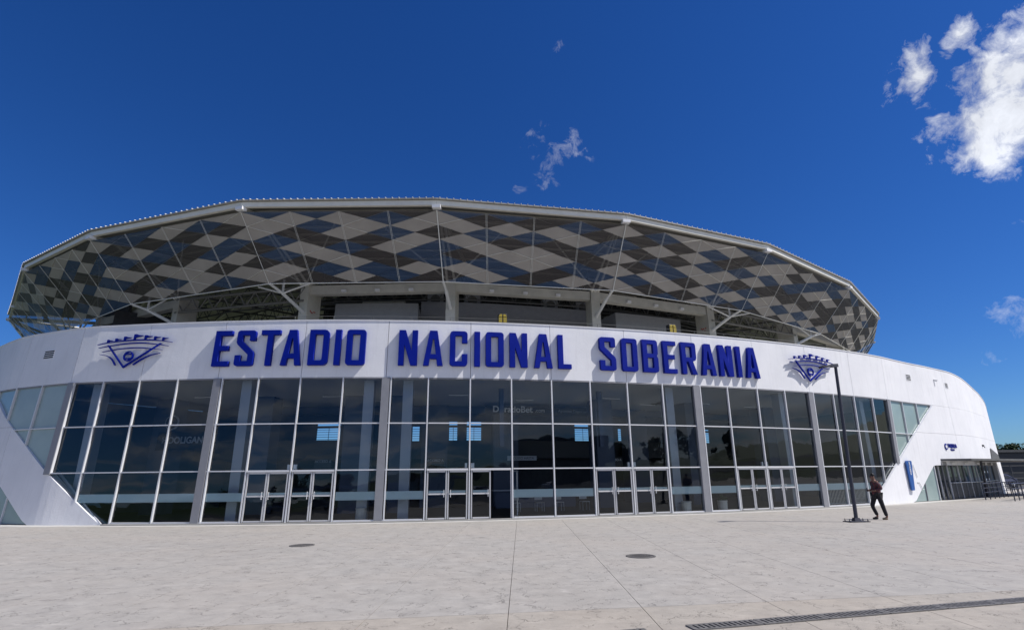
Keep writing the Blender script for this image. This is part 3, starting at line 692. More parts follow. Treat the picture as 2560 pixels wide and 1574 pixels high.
# ------------------------------------------------------------------ upper concourse, columns, ring beams
shell((-9, 45), cst(8.2), cst(8.45), -.4, 24, 'concrete_grey', 'concourse_slab', BUILD, 1)
COLS = {-4: (-41.5, 49.5), -3: (-33.3, 41.6), -2: (-24.01, 36.77), -1: (-13.91, 34.32), 0: (-4.05, 33.96), 1: (5.89, 36.2), 2: (15.44, 40.28), 3: (24.47, 45.32), 4: (32.6, 52.0), 5: (39.0, 62.0)}
CX, CY = -1.0, 84.0
for i, (x, y) in COLS.items():
    rz = math.atan2(CY - y, CX - x) - math.pi / 2; d = Vector((CX - x, CY - y, 0)).normalized()
    b = MB(); b.box((x + d.x * .7, y + d.y * .7, 11.3), (.62, 1.45, 6.2), rz); co = b.build('column', 'beige_paint', BUILD)
    if i in (-1, 2):
        s_ = Vector((math.cos(rz), math.sin(rz), 0)) * (.315 if i == -1 else -.315)
        for zc, hh in ((12.55, .28), (10.4, .6)):
            b = MB()
            for j in range(5):
                c = Vector((x, y, zc)) + d * (.35 + .12 * j) + s_ + Vector((0, 0, random.uniform(-.5, .5) * hh)); b.box(c, (.02, random.uniform(.06, .16), random.uniform(.05, .16)), rz)
            b.build('paint_mark', 'red_paint', co)
for a, c in ((-4, -3), (-3, -2), (-1, 0), (0, 1), (1, 2), (3, 4), (4, 5)):
    p, q_ = Vector((*COLS[a], 0)), Vector((*COLS[c], 0)); d = (q_ - p).normalized(); n = Vector((-d.y, d.x, 0))
    b = MB(); b.bar(p + d * .34 + n * .35 + Vector((0, 0, 13.92)), q_ - d * .34 + n * .35 + Vector((0, 0, 13.92)), .5, .62); b.build('ring_beam', 'beige_paint', BUILD)
    if a > -3 and a < 3:
        for f in (.27, .5, .73):
            c_ = p.lerp(q_, f) - n * .0 + Vector((0, 0, 13.75)); b = MB(); b.box(c_ - n * .02, (.3, .22, .16), math.atan2(d.y, d.x)); b.build('floodlight', 'sign_white', BUILD)
mat('truss_grey', (.20, .195, .18), .6)
def truss(p, q_, depth, nb, r, name='truss', m='truss_grey'):
    p = Vector(p); q_ = Vector(q_); b = MB(); u = Vector((0, 0, depth))
    b.tube(p, q_, r, n=6); b.tube(p - u, q_ - u, r, n=6)
    for i in range(nb):
        a0 = p.lerp(q_, i / nb); a1 = p.lerp(q_, (i + .5) / nb) - u; a2 = p.lerp(q_, (i + 1) / nb); b.tube(a0, a1, r * .55, n=5); b.tube(a1, a2, r * .55, n=5)
    return b.build(name, m, BUILD)
for a in (-2, 2):
    p, q_ = COLS[a], COLS[a + 1]; truss((*p, 14.1), (*q_, 14.1), .95, 8, .09)

# ------------------------------------------------------------------ roof
RV = {-5: (-50.7, 52.2), -4: (-46.6, 48.1), -3: (-37.6, 38.93), -2: (-28.28, 33.31), -1: (-16.3, 29.44), 0: (-4.48, 29.46), 1: (7.4, 31.72), 2: (18.78, 36.74), 3: (29.78, 45.16), 4: (38.82, 55.22), 5: (45.4, 66.3), 6: (48.5, 78.5)}
NB = {-5: (-47.6, 53.6), -4: (-43.6, 49.8), -3: (-35.0, 41.2), -2: (-26.16, 35.28), -1: (-15.04, 31.52), 0: (-4.24, 31.49), 1: (6.63, 33.52), 2: (17.02, 38.38), 3: (26.82, 45.66), 4: (35.7, 54.9), 5: (42.2, 66.0), 6: (45.5, 78.0)}
def inw(p, d): v = Vector((CX - p[0], CY + 2 - p[1], 0)).normalized(); return (p[0] + v.x * d, p[1] + v.y * d)
ks = sorted(RV)
for a, c in zip(ks[:-1], ks[1:]):
    p, q_ = RV[a], RV[c]
    b = MB(); b.bar((*p, 17.66), (*q_, 17.66), .22, .32); b.build('roof_edge_beam', 'beige_steel', BUILD)
    b = MB(); P2, Q2 = inw(p, 30), inw(q_, 30); o1, o2 = inw(p, -.25), inw(q_, -.25)
    lo = [(*o1, 17.84), (*o2, 17.84), (*Q2, 20.6), (*P2, 20.6)]; b.hull(lo, [(x, y, z + .07) for x, y, z in lo]); dk = b.build('roof_deck', 'roof_underside', BUILD)
    b = MB(); nr = 29
    for i in range(nr):
        f = (i + .5) / nr; s0 = Vector((*o1, 17.94)).lerp(Vector((*o2, 17.94)), f); e0 = Vector((*P2, 20.7)).lerp(Vector((*Q2, 20.7)), f); e0 = s0.lerp(e0, .12); dd = (e0 - s0).normalized()
        b.bar(s0 - dd * .03, e0, .05, .055)
    rb = b.build('roof_rib', 'roof_sheet', dk)
    for j, dd in enumerate((1.2, 2.6, 4.0, 5.5, 7.2, 9.2, 11.5, 14, 17, 20)):
        A, B_ = inw(p, dd), inw(q_, dd); z = 17.72 + dd * .092; b = MB(); b.bar((*A, z - .04), (*B_, z - .04), .1, .14); b.build('purlin', 'beige_steel', BUILD)
for a in ks:
    p = RV[a]; p2 = inw(p, 22); b = MB(); b.bar((*p, 17.45), (*p2, 19.3), .16, .3); b.build('rafter', 'beige_steel', BUILD)
    b = MB(); b.box((*inw(p, -.02), 17.38), (.5, .42, .2), math.atan2(CY - p[1], CX - p[0]) - math.pi / 2); b.build('beam_joint', 'sign_white' if abs(a) < 9 else 'beige_steel', BUILD)
    if a in COLS:
        c = COLS[a]; n_b = NB[a]
        tv = Vector((-(CY - c[1]), CX - c[0], 0)).normalized()
        b = MB()   # paired raking struts from the column head to the roof, seen through the net
        for s_ in (-.25, .25): b.tube((c[0] + tv.x * s_, c[1] + tv.y * s_, 14.2), (p[0] + (inw(p, 1.6)[0] - p[0]) + tv.x * s_ * .4, inw(p, 1.6)[1] + tv.y * s_ * .4, 17.5), .085, n=6)
        for s_ in (-1, 1): b.tube((c[0], c[1], 14.2), (inw(p, 3.5)[0] + tv.x * 4.2 * s_, inw(p, 3.5)[1] + tv.y * 4.2 * s_, 17.8), .06, n=6)
        b.build('roof_strut', 'beige_steel', BUILD)
        # bent arm that carries the foot of the net
        m_ = (n_b[0] * .62 + c[0] * .38, n_b[1] * .62 + c[1] * .38, 13.3 - .22)
        b = MB(); b.tube((*n_b, 13.38), m_, .085, n=8); b.tube(m_, (c[0], c[1], 12.35), .115, .115, n=8)
        if abs(a - .5) > 1.4:
            b.tube(m_, (m_[0] + tv.x * 1.9, m_[1] + tv.y * 1.9, 13.7), .06, n=6); b.tube(m_, (m_[0] - tv.x * 1.9, m_[1] - tv.y * 1.9, 13.55), .06, n=6); b.tube(m_, (m_[0], m_[1], 14.0), .08, n=6)
        b.build('net_arm', 'roof_sheet', BUILD)
    for dd in (6, 13):
        pass
# radial trusses over the seats
for a in range(-4, 6):
    c = COLS[a]; truss((*inw(c, 1.5), 16.3), (*inw(c, 20), 18.4), 1.5, 9, .08, m='dark_steel')
    if a < 5: e = COLS[a + 1]; truss((*inw(c, 4.5), 15.6), (*inw(e, 4.5), 15.6), 1.1, 8, .06, m='dark_steel'); truss((*inw(c, 10), 16.5), (*inw(e, 10), 16.5), 1.1, 8, .06, m='dark_steel')

# the net: 4 columns of diamonds a bay; A = centred on the column lines (5 rows), B = between them (6 rows, first and last are halves)
NET = {
 -5: ['wddbd', 'dbdwdb', 'dwdbd', 'bddwdd', 'ddwdd', 'wdbddb', 'dwddw', 'ddwbdd'],
 -4: ['dwdwd', 'wdbddw', 'wdwdw', 'dwbwdd', 'dbwdd', 'wdbdwd', 'wwdww', 'ddwbwd'],
 -3: ['wwdbw', 'bbwwdw', 'bdddw', 'wwdwbd', 'wbwdw', 'wbdbdb', 'wwdwb', 'ddbbwb'],
 -2: ['wbwbw', 'bdbwdd', 'bwddw', 'bdbwbd', 'wbdww', 'wddwwd', 'bwbdb', 'wdbwwd'],
 -1: ['wwddw', 'bwbbwd', 'wdwdd', 'bbdwbd', 'wwbww', 'dwddbd', 'bbwdb', 'dwwbwd'],
 0: ['wdbbd', 'bwwdwb', 'dbwbw', 'bwdwbb', 'dbwwd', 'dwdwdb', 'bwdbw', 'ddbdbd'],
 1: ['wbwww', 'dddd' + 'bw', 'bwbwd', 'wddbwb', 'wwwdd', 'wbbwww', 'wdwbb', 'bdbdwd'],
 2: ['bwwbb', 'bwbdwd', 'wwdww', 'ddbdbd', 'wbdww', 'dbwdbb', 'bwdww', 'bbwddb'],
 3: ['wdddw', 'bddwbd', 'bwwdd', 'ddwdww', 'wddwd', 'dwwdwd', 'dbddw', 'dddwdd'],
 4: ['dwdwd', 'ddwddb', 'wddbd', 'dbdwdd', 'dwdwd', 'wddbdd', 'ddwdb', 'dbdwdd'],
 5: ['ddwdd', 'dwddbd', 'dbdwd', 'dwddwd', 'wdbdd', 'ddwddb', 'dwdbd', 'dbddwd'],
}
NM = {'w': 'net_beige', 'b': 'net_blue', 'd': 'net_dark'}
def node(bay, u, r):
    """u in 0..1 across the bay, r rows down (0..5)"""
    P = Vector((*RV[bay], 17.2)).lerp(Vector((*RV[bay + 1], 17.2)), u); Q = Vector((*NB[bay], 13.35)).lerp(Vector((*NB[bay + 1], 13.35)), u)
    return P.lerp(Q, r / 5)
def nd(g, r):
    g = min(max(g, -20.0), 23.999); bay = int(math.floor(g / 4)); bay = min(bay, 5); return node(bay, g / 4 - bay, r)
far = {'w': MB(), 'b': MB(), 'd': MB()}
def netpanel(pts, c, isfar):
    ctr = sum(pts, Vector()) / len(pts); pts = [p + (ctr - p).normalized() * .012 for p in pts]
    if isfar: far[c].poly(pts)
    else: MB().poly(pts).build('net_panel', NM[c], NET_O)
NET_O = MB().tube(nd(-16, 5), nd(-15.98, 5), .04).build('net_canopy', 'beige_steel', BUILD)
count = 0; grid = {}
for bay in range(-5, 6):
    for j in range(8):
        s_ = NET[bay][j]; g = bay * 4 + j / 2
        for r, c in enumerate(s_): grid[(g, r if j % 2 else r + .5)] = c
    isfar = bay in (-5, -4, 4, 5)
for (g, r), c in grid.items():
    isfar = g < -13.5 or g >= 15.5
    if g <= -19.6: continue
    if r == 0: pts = [nd(g - .5, 0), nd(g, .5), nd(g + .5, 0)]
    elif r == 5: pts = [nd(g - .5, 5), nd(g + .5, 5), nd(g, 4.5)]
    else: pts = [nd(g, r - .5), nd(g - .5, r), nd(g, r + .5), nd(g + .5, r)]
    netpanel(pts, c, isfar); count += 0 if isfar else 1
for c, b in far.items():
    if b.f: tag(b.build('net_panel', NM[c], NET_O), kind='stuff')
print('net panels', count)
# seams: paired lines down each column line, pale edges between two beige panels
for i in range(-20, 24):
    b = MB()
    side = (nd(i + .02, 2) - nd(i - .02, 2)).normalized() * .035
    nrm = Vector((side.y, -side.x, 0)).normalized() * .03
    A, Z_ = nd(i, 0) + nrm, nd(i, 5) + nrm
    if i % 4 == 0: b.tube(A, Z_, .03 if -1 < i < 5 else .016, n=5)
    else: b.tube(A - side, Z_ - side, .009, n=4); b.tube(A + side, Z_ + side, .009, n=4)
    b.build('net_rail', 'beige_steel', NET_O)
b = MB()
for (g, r), c in grid.items():
    if c != 'w': continue
    for dg in (.5, -.5):
        if grid.get((g + dg, r + .5)) == 'w' and r + .5 <= 5 and g > -20:
            a = nd(g, r + .5); z_ = nd(g + dg, r); nn = Vector((0, -.025, 0)); b.tube(a + nn, z_ + nn, .013, n=4)
b.build('net_seam', 'beige_steel', NET_O)['kind'] = 'stuff'
for bay in range(-5, 6):
    b = MB(); b.tube(node(bay, 0, 5), node(bay, 1, 5), .03, n=6); b.build('net_hem', 'beige_steel', NET_O)

# ------------------------------------------------------------------ press boxes and back of stand
def wall_k(k0, k1, z0, z1, off, th, m, name, step=1.5): return shell((k0, k1), cst(z0), cst(z1), off, th, m, name, BUILD, step)
mat('concourse_wall', (.30, .31, .335), .8, var=.08)
wall_k(8.21, 17.5, 8.45, 14.55, -15, .3, 'concourse_wall', 'concourse_wall')
wall_k(17.5, 40, 8.45, 11.8, -15, .3, 'concourse_wall', 'concourse_wall')
wall_k(-8, 4.2, 8.45, 11.2, -15, .3, 'concourse_wall', 'concourse_wall')
for k0, k1, zt in ((4.26, 8.21, 13.45), (17.58, 21.33, 13.6)):
    o = shell((k0, k1), cst(8.45), cst(zt), -12, 3, 'concourse_wall', 'press_box', BUILD, 1.5)
    for f, wd, za, zb in ((.28, .34, 10.2, 10.9), (.52, .18, 10.6, 11.9), (.75, .16, 10.5, 11.1)):
        kk = k0 + (k1 - k0) * f; q = [(kk, za), (kk + wd * 1.3, za), (kk + wd * 1.3, zb), (kk, zb)]; b = MB(); b.hull([S(k, z, -12) for k, z in q], [S(k, z, -11.95) for k, z in q]); b.build('press_window', 'sign_dark', BUILD)
for kk, za, zb in ((9.2, 10.4, 11.1), (15.0, 10.6, 11.3), (24, 9.5, 10.2)):
    q = [(kk, za), (kk + .9, za), (kk + .9, zb), (kk, zb)]; b = MB(); b.hull([S(k, z, -15) for k, z in q], [S(k, z, -14.95) for k, z in q]); b.build('press_window', 'sign_dark', BUILD)
for i, (k0, k1, dz) in enumerate(((-8, 4.2, 0), (4.3, 8.2, 2), (8.3, 17.5, 0), (17.6, 21.3, 2), (21.4, 38, 0))):
    b = MB()
    o_ = -11.97 if dz else -14.97
    for z in (12.2, 11.2) if dz or i == 2 else (10.6,):
        q = [(k0, z), (k1, z), (k1, z + .04), (k0, z + .04)]
        n = 6
        for j in range(n):
            ka, kb = k0 + (k1 - k0) * j / n, k0 + (k1 - k0) * (j + 1) / n; b.bar(S(ka, z, o_), S(kb, z, o_), .03, .05)
    b.build('wall_band', 'dark_steel', BUILD)
# service level with air units and ducts above the wall
for kk in (9.0, 11.1, 15.4, 17.2):
    p = Vector(S(kk, 15.05, -16.2)); a = thing('air_conditioner', {9.0: 'grey air unit above the wall, left of the centre column', 11.1: 'grey air unit with round fan above the wall behind the yellow cabinet', 15.4: 'grey air unit above the wall, left of the third column', 17.2: 'grey air unit half hidden behind the third column'}[kk], 'air conditioner', (p.x, p.y, 14.55), 'air units above the concourse wall')
    b = MB(); b.box(p, (1.25, .6, .95), head(kk)); b.build('casing', 'concourse_wall', a)
    n = Vector((math.sin(head(kk)), -math.cos(head(kk)), 0)); b = MB(); b.tube(p + n * .3, p + n * .33, .38, n=18); b.build('fan_grille', 'dark_steel', a)
for z, o_ in ((14.9, -17.5), (15.5, -18.2), (16.2, -19)):
    b = MB()
    for j in range(-6, 34, 2): b.bar(S(j, z, o_), S(j + 2, z, o_), .35, .14)
    b.build('service_duct', 'dark_steel', BUILD)
p5, n5 = Vector((-50.7, 52.2, 17.4)), Vector((-47.6, 53.6, 13.35))
for e in (n5, Vector((-46.0, 56.5, 15.2)), Vector((-45.5, 57.5, 17.6)), Vector((-44.5, 53.5, 14.0))): b = MB(); b.tube(p5, e, .11, n=6); b.build('end_strut', 'beige_steel', BUILD)
b = MB(); b.tube((-46.0, 56.5, 15.2), n5, .1, n=6); b.build('end_strut', 'beige_steel', BUILD)
for k0, z0_, w_ in ((6.0, 14.3, 1.7), (19.3, 13.9, 1.3)):
    p = Vector(S(k0, z0_, -16)); b = MB(); b.box(p, (w_ * 1.9, .5, 1.2), head(k0)); b.build('duct_box', 'beige_paint', BUILD)
# raked seating seen from behind and added dark screens that shut out the sky
for i in range(9):
    o_ = -16 - i * 1.1; z = 9.2 + i * .95
    shell((-8, 40), cst(z), cst(z + .22), o_, 1.0, 'stand_dark', 'seating_step', BUILD, 3)
p_, q_ = S(-8.2, 0, -7.5), S(-5, 0, -25)
b = MB(); b.bar((p_[0], p_[1], 11.2), (q_[0], q_[1], 11.2), .2, 5.4); b.build('sky_screen', 'stand_dark', BUILD)
shell((-24, -8.2), cst(8.45), cst(16.2), -7.5, .2, 'stand_dark', 'sky_screen', BUILD, 2)
shell((-24, -9.02), cst(8.2), cst(8.45), -.4, 7, 'concrete_grey', 'concourse_slab', BUILD, 2)
shell((-9, 42), cst(8.5), cst(19.8), -25.2, .2, 'stand_dark', 'sky_screen', BUILD, 3)
# railing behind the fascia
for j in range(5, 22):
    b = MB(); b.tube(S(j + .5, 8.45, -.9), S(j + .5, 9.2, -.9), .014, n=5); b.build('railing_post', 'dark_steel', BUILD)
for z in (8.9, 9.05, 9.2):
    b = MB()
    for j in range(5, 22): b.tube(S(j, z, -.9), S(j + 1, z, -.9), .009, n=4)
    b.build('railing', 'dark_steel', BUILD)
for kk, lab in ((10.9, 'yellow and black cabinet on the concourse above the word NACIONAL'), (15.87, 'yellow and black cabinet on the concourse above the word SOBERANIA')):
    p = Vector(S(kk, 9.3, -1.25)); a = thing('cabinet', lab, 'cabinet', (p.x, p.y, 8.45), 'yellow cabinets on the concourse'); h = head(kk)
    t_ = Vector((math.cos(h), math.sin(h), 0)); n_ = Vector((math.sin(h), -math.cos(h), 0))
    b = MB(); b.box(p + Vector((0, 0, -.25)), (.44, .3, 1.0), h); b.build('body', 'black_plastic', a, .03)
    for s_ in (-1, 1):
        c = p + n_ * .16; q = [(.03, -.25), (.20, -.25), (.20, .12), (.13, .22), (.03, .22)]
        pr_ = [c + t_ * (u * s_) + Vector((0, 0, v)) for u, v in q]
        if s_ < 0: pr_ = pr_[::-1]
        b = MB(); b.hull(pr_, [x + n_ * .03 for x in pr_]); b.build('yellow_door', 'yellow', a)
        b = MB(); b.bar(c + t_ * s_ * .035 + n_ * .034 + Vector((0, 0, .08)), c + t_ * s_ * .23 + n_ * .034 + Vector((0, 0, .08)), .01, .02); b.build('hinge_line', 'black_plastic', a)

# ------------------------------------------------------------------ ground
def sheet(name, pts, z, m, kind='structure'):
    b = MB(); b.poly([(x, y, z) for x, y in pts]); o = b.build(name, m); o['kind'] = kind; return o
sheet('ground', [(-3000, -3000), (3000, -3000), (3000, 3000), (-3000, 3000)], -.06, 'grass_ground')
sheet('road', [(-400, -75), (400, -75), (400, -30), (-400, -30)], -.035, 'asphalt')
sheet('parking', [(52, 20), (160, 20), (160, 140), (52, 140)], -.035, 'asphalt')
sheet('forecourt', [(-70, -30), (70, -30), (70, -2.9), (-70, -2.9)], -.03, 'asphalt')
PZ = sheet('plaza', [(-32, -3), (56, -3), (56, 70), (-32, 70)], -.045, 'sub_base')
SL = 1.88; G = .0045
def yj(x): return 8.27 + .139 * x
for i in range(-16, 30):
    x0 = -.2 + SL * i + G; x1 = x0 + SL - 2 * G; sh = .013
    for lo, hi, m in ((None, 0, 'stamped_concrete_warm'), (0, None, 'stamped_concrete')):
        if hi == 0: ya, yb, yc, yd = -3, -3, yj(x1) - G, yj(x0) - G
        else: ya, yb, yc, yd = yj(x0) + G, yj(x1) + G, 56, 56
        if hi is None and x1 < -27: yc = yd = 34
        P = [(x0 + sh * ya, ya), (x1 + sh * yb, yb), (x1 + sh * yc, yc), (x0 + sh * yd, yd)]
        b = MB(); b.hull([(x, y, -.04) for x, y in P], [(x, y, 0) for x, y in P]); b.build('concrete_slab', m, PZ)

# pale apron strip at the foot of the facade
mat('apron_concrete', (.46, .45, .42), .8, var=.12, vscale=.9, bump=.3)
n_a = 60; b = MB()
for i in range(n_a):
    k0, k1 = -6 + 36 * i / n_a, -6 + 36 * (i + 1) / n_a
    b.poly([(*S(k0, 0, .75)[:2], .004), (*S(k1, 0, .75)[:2], .004), (*S(k1, 0, -.1)[:2], .004), (*S(k0, 0, -.1)[:2], .004)])
b.build('apron', 'apron_concrete')['kind'] = 'structure'
rnd = random.Random(5); b = MB(); prev = None
for i in range(121):
    an = R(-170 + 340 * i / 120 - 90); rr_ = 430; hh = 16 + 9 * math.sin(i * .21) + 6 * math.sin(i * .53 + 1) + rnd.uniform(-1.2, 1.2)
    cur = [(math.cos(an) * rr_, math.sin(an) * rr_, -1), (math.cos(an) * (rr_ + 60), math.sin(an) * (rr_ + 60), max(6, hh)), (math.cos(an) * (rr_ + 200), math.sin(an) * (rr_ + 200), -1)]
    if prev: b.poly([prev[0], cur[0], cur[1], prev[1]]); b.poly([prev[1], cur[1], cur[2], prev[2]])
    prev = cur
b.build('hills', 'foliage')['kind'] = 'structure'

# manhole covers and drain grates
for (x, y), lab in (((2.89, 13.44), 'round iron manhole cover in the paving, right of centre'), ((-5.91, 16.2), 'round iron manhole cover in the paving, left of centre'), ):
    a = thing('manhole_cover', lab, 'manhole cover', (x, y, .004), 'round manhole covers')
    b = MB(); b.lathe((x, y, .0), [(.0, .008), (.27, .008), (.275, .002), (.285, .002), (.29, .012), (.335, .012), (.34, -.002)], 36); b.build('cover', 'cast_iron', a)
    b = MB()
    for i in range(-4, 5):
        for j in range(-4, 5):
            if i * i + j * j < 18: b.box((x + i * .052, y + j * .052, .011), (.03, .03, .006), .4)
    b.build('tread_studs', 'cast_iron', a)
def grate(p0, p1, wd, n, lab):
    p0 = Vector((*p0, 0)); p1 = Vector((*p1, 0)); d = (p1 - p0); L = d.length; d.normalize(); s_ = Vector((-d.y, d.x, 0)); a = thing('drain_grate', lab, 'drain grate', tuple(p0), 'trench drain grates')
    b = MB(); b.bar(p0 + Vector((0, 0, .004)), p1 + Vector((0, 0, .004)), wd, .004); b.build('channel_shade', 'void_shade', a)  # flat strip on the paving, the trench's shade put into its colour
    b = MB()
    for q_ in (-1, 1): b.bar(p0 + s_ * q_ * wd / 2 + Vector((0, 0, .008)), p1 + s_ * q_ * wd / 2 + Vector((0, 0, .008)), .035, .014)
    for e in (p0 + d * .015, p1 - d * .015): b.bar(e - s_ * wd / 2 + Vector((0, 0, .008)), e + s_ * wd / 2 + Vector((0, 0, .008)), .04, .0135)
    b.build('frame', 'grate_iron', a)
    b = MB()
    for i in range(n):
        c = p0 + d * (L * (i + .5) / n) + Vector((0, 0, .009)); b.bar(c - s_ * (wd / 2 - .015), c + s_ * (wd / 2 - .015), L / n * .58, .012)
    b.build('slat', 'grate_iron', a)['kind'] = 'stuff'
g0 = Vector((2.13, 7.38)); g1 = Vector((9.6, 9.22)); ns = 8
nm = ['first', 'second', 'third', 'fourth', 'fifth', 'sixth', 'seventh', 'eighth']
for i in range(ns):
    a = g0.lerp(g1, i / ns); c = g0.lerp(g1, (i + 1) / ns - .003); grate(a, c, .20, 13, f'slotted iron trench grate in the foreground, {nm[i]} from the left of the long run')
grate((1.0, 7.11), (1.58, 7.25), .2, 8, 'short slotted iron grate piece at the bottom edge, left of the long run')

# ------------------------------------------------------------------ lamp post
bx, by = 12.86, 21.69; tx_, ty_ = 13.22, 21.83; zt = 6.02
A = thing('lamp_post', 'dark steel lamp post with flat LED head, bolted on a plate by the walking man', 'lamp post', (bx, by, 0))
b = MB(); b.box((bx, by, .02), (.82, .42, .025), .15); b.build('base_plate', 'lamp_steel', A)
b = MB(); b.hull([(bx + sx_ * .12, by + sy_ * .12, .033) for sx_, sy_ in ((-1, -1), (1, -1), (1, 1), (-1, 1))], [(bx + sx_ * .085, by + sy_ * .085, .15) for sx_, sy_ in ((-1, -1), (1, -1), (1, 1), (-1, 1))]); b.build('flange', 'lamp_steel', A)
for sx_, sy_ in ((-1, -1), (1, -1), (1, 1), (-1, 1)):
    b = MB(); b.tube((bx + sx_ * .34, by + sy_ * .15, .02), (bx + sx_ * .34, by + sy_ * .15, .12), .014, n=6); b.tube((bx + sx_ * .34, by + sy_ * .15, .05), (bx + sx_ * .34, by + sy_ * .15, .07), .026, n=6); b.build('bolt', 'lamp_steel', A)
b = MB(); b.tube((bx, by, .04), (tx_, ty_, zt), .07, .058, n=14); b.build('pole', 'lamp_steel', A, smooth=False)
ax, ay, az = tx_ - .24, ty_ - .10, zt - .05
b = MB(); b.bar((tx_ + .07, ty_, zt - .04), (ax, ay, az - .02), .12, .13); b.build('arm', 'lamp_steel', A)
hx_, hy_, hz_ = tx_ - .78, ty_ - .28, zt - .16
dv = Vector((hx_ - ax, hy_ - ay, hz_ - az)).normalized(); sv = dv.cross(Vector((0, 0, 1))).normalized(); uv_ = sv.cross(dv)
L0, L1 = Vector((ax, ay, az)), Vector((hx_, hy_, hz_)); pro = []
for f, hw in ((0, .07), (.15, .13), (.75, .15), (.95, .12), (1, .06)): pro.append((L0.lerp(L1, f), hw))
loop = [p + sv * h for p, h in pro] + [p - sv * h for p, h in pro[::-1]]
b = MB(); b.hull([p - uv_ * .04 for p in loop], [p + uv_ * .035 for p in loop]); b.build('lamp_head', 'lamp_steel', A, .012)
for f in (.3, .5, .7):
    c = L0.lerp(L1, f); b = MB(); b.hull([c - uv_ * .043 + dv * u + sv * v for u, v in ((-.04, -.08), (.04, -.08), (.04, .08), (-.04, .08))], [c - uv_ * .05 + dv * u + sv * v for u, v in ((-.04, -.08), (.04, -.08), (.04, .08), (-.04, .08))]); b.build('led_lens', 'lamp_lens', A)

# ------------------------------------------------------------------ queue railings by the ticket office
def qrail(pts, lab):
    a = thing('queue_railing', lab, 'railing', (*pts[0], 0), 'dark queue railings at the ticket windows')
    for p in pts: b = MB(); b.tube((*p, 0), (*p, 1.0), .03, n=8); b.build('post', 'navy_paint', a)
    for z, r in ((1.0, .035), (.72, .02), (.45, .02)):
        b = MB()
        for p, q_ in zip(pts[:-1], pts[1:]): b.tube((*p, z), (*q_, z), r, n=6)
        b.build('rail', 'navy_paint', a)
def lin(p, q_, n): return [(p[0] + (q_[0] - p[0]) * i / n, p[1] + (q_[1] - p[1]) * i / n) for i in range(n + 1)]
qrail(lin((30.05, 36.4), (38.5, 43.1), 9), 'dark tube queue railing nearest the ticket windows')
qrail(lin((30.4, 34.7), (39.5, 42.0), 9), 'dark tube queue railing one lane out from the ticket windows')
qrail(lin((32.5, 34.7), (41.0, 41.2), 9), 'dark tube queue railing farthest from the ticket windows')

# ------------------------------------------------------------------ crowd barriers and pots inside the glass
mat('barrier_paint', (.78, .80, .78), .5)
def barrier(k, lab):
    a = thing('crowd_barrier', lab, 'barrier', S(k, .012, -1.1), 'steel crowd barriers behind the glass')
    P = lambda u, z: Vector(S(k + u / 1.9, z, -.45))
    b = MB(); b.tube(P(-1, .15), P(1, .15), .026, n=6); b.tube(P(-1, 1.0), P(1, 1.0), .026, n=6); b.tube(P(-1, .02), P(-1, 1.0), .026, n=6); b.tube(P(1, .02), P(1, 1.0), .026, n=6); b.build('frame', 'barrier_paint', a)
    b = MB(); 
    for i in range(1, 16): u = -1 + 2 * i / 16; b.tube(P(u, .15), P(u, 1.0), .019, n=4)
    b.build('bars', 'barrier_paint', a)
    for u in (-.7, .7):
        p = P(u, .03); n = Vector((math.sin(head(k)), -math.cos(head(k)), 0)); b = MB(); b.tube(p - n * .25, p + n * .25, .018, n=6); b.build('foot', 'barrier_paint', a)
barrier(20.85, 'steel crowd barrier behind the glass, just left of the lamp pole'); barrier(21.92, 'steel crowd barrier behind the glass, between lamp pole and walking man')
def planter(k, off, lab, plant):
    p = Vector(S(k, .012, off)); a = thing('planter', lab, 'planter', tuple(p), 'white pots behind the glass')
    b = MB(); b.lathe(p, [(.0, 0), (.17, 0), (.2, .1), (.215, .3), (.22, .46), (.25, .47), (.25, .52), (.2, .52), (.19, .45), (0, .45)], 20); b.build('pot', 'planter_white', a, smooth=False)
    b = MB()
    for i in range(14):
        an = 6.283 * i / 14; b.tube(p + Vector((math.cos(an) * .2, math.sin(an) * .2, .03)), p + Vector((math.cos(an) * .222, math.sin(an) * .222, .45)), .012, n=4)
    b.build('pot_ribs', 'planter_white', a)
    if plant:
        b = MB()
        for i in range(60):
            an = random.uniform(0, 6.28); el = random.uniform(.35, 1.4); L = random.uniform(.25, .5); d = Vector((math.cos(an) * math.cos(el), math.sin(an) * math.cos(el), math.sin(el))); s_ = Vector((-math.sin(an), math.cos(an), 0)) * .035; o = p + Vector((0, 0, .46)); q_ = o + d * L
            b.poly([o, o.lerp(q_, .5) + s_, q_ + Vector((0, 0, -.05)), o.lerp(q_, .5) - s_])
        b.build('leaves', 'leaf', a)
planter(16.62, -.38, 'white ribbed pot with a spiky green plant beside the grey pilaster', True)
planter(15.55, -.42, 'white ribbed pot without a plant beyond the glass doors', False)
planter(7.55, -.9, 'plain white pot behind the glass left of the second pilaster', False)

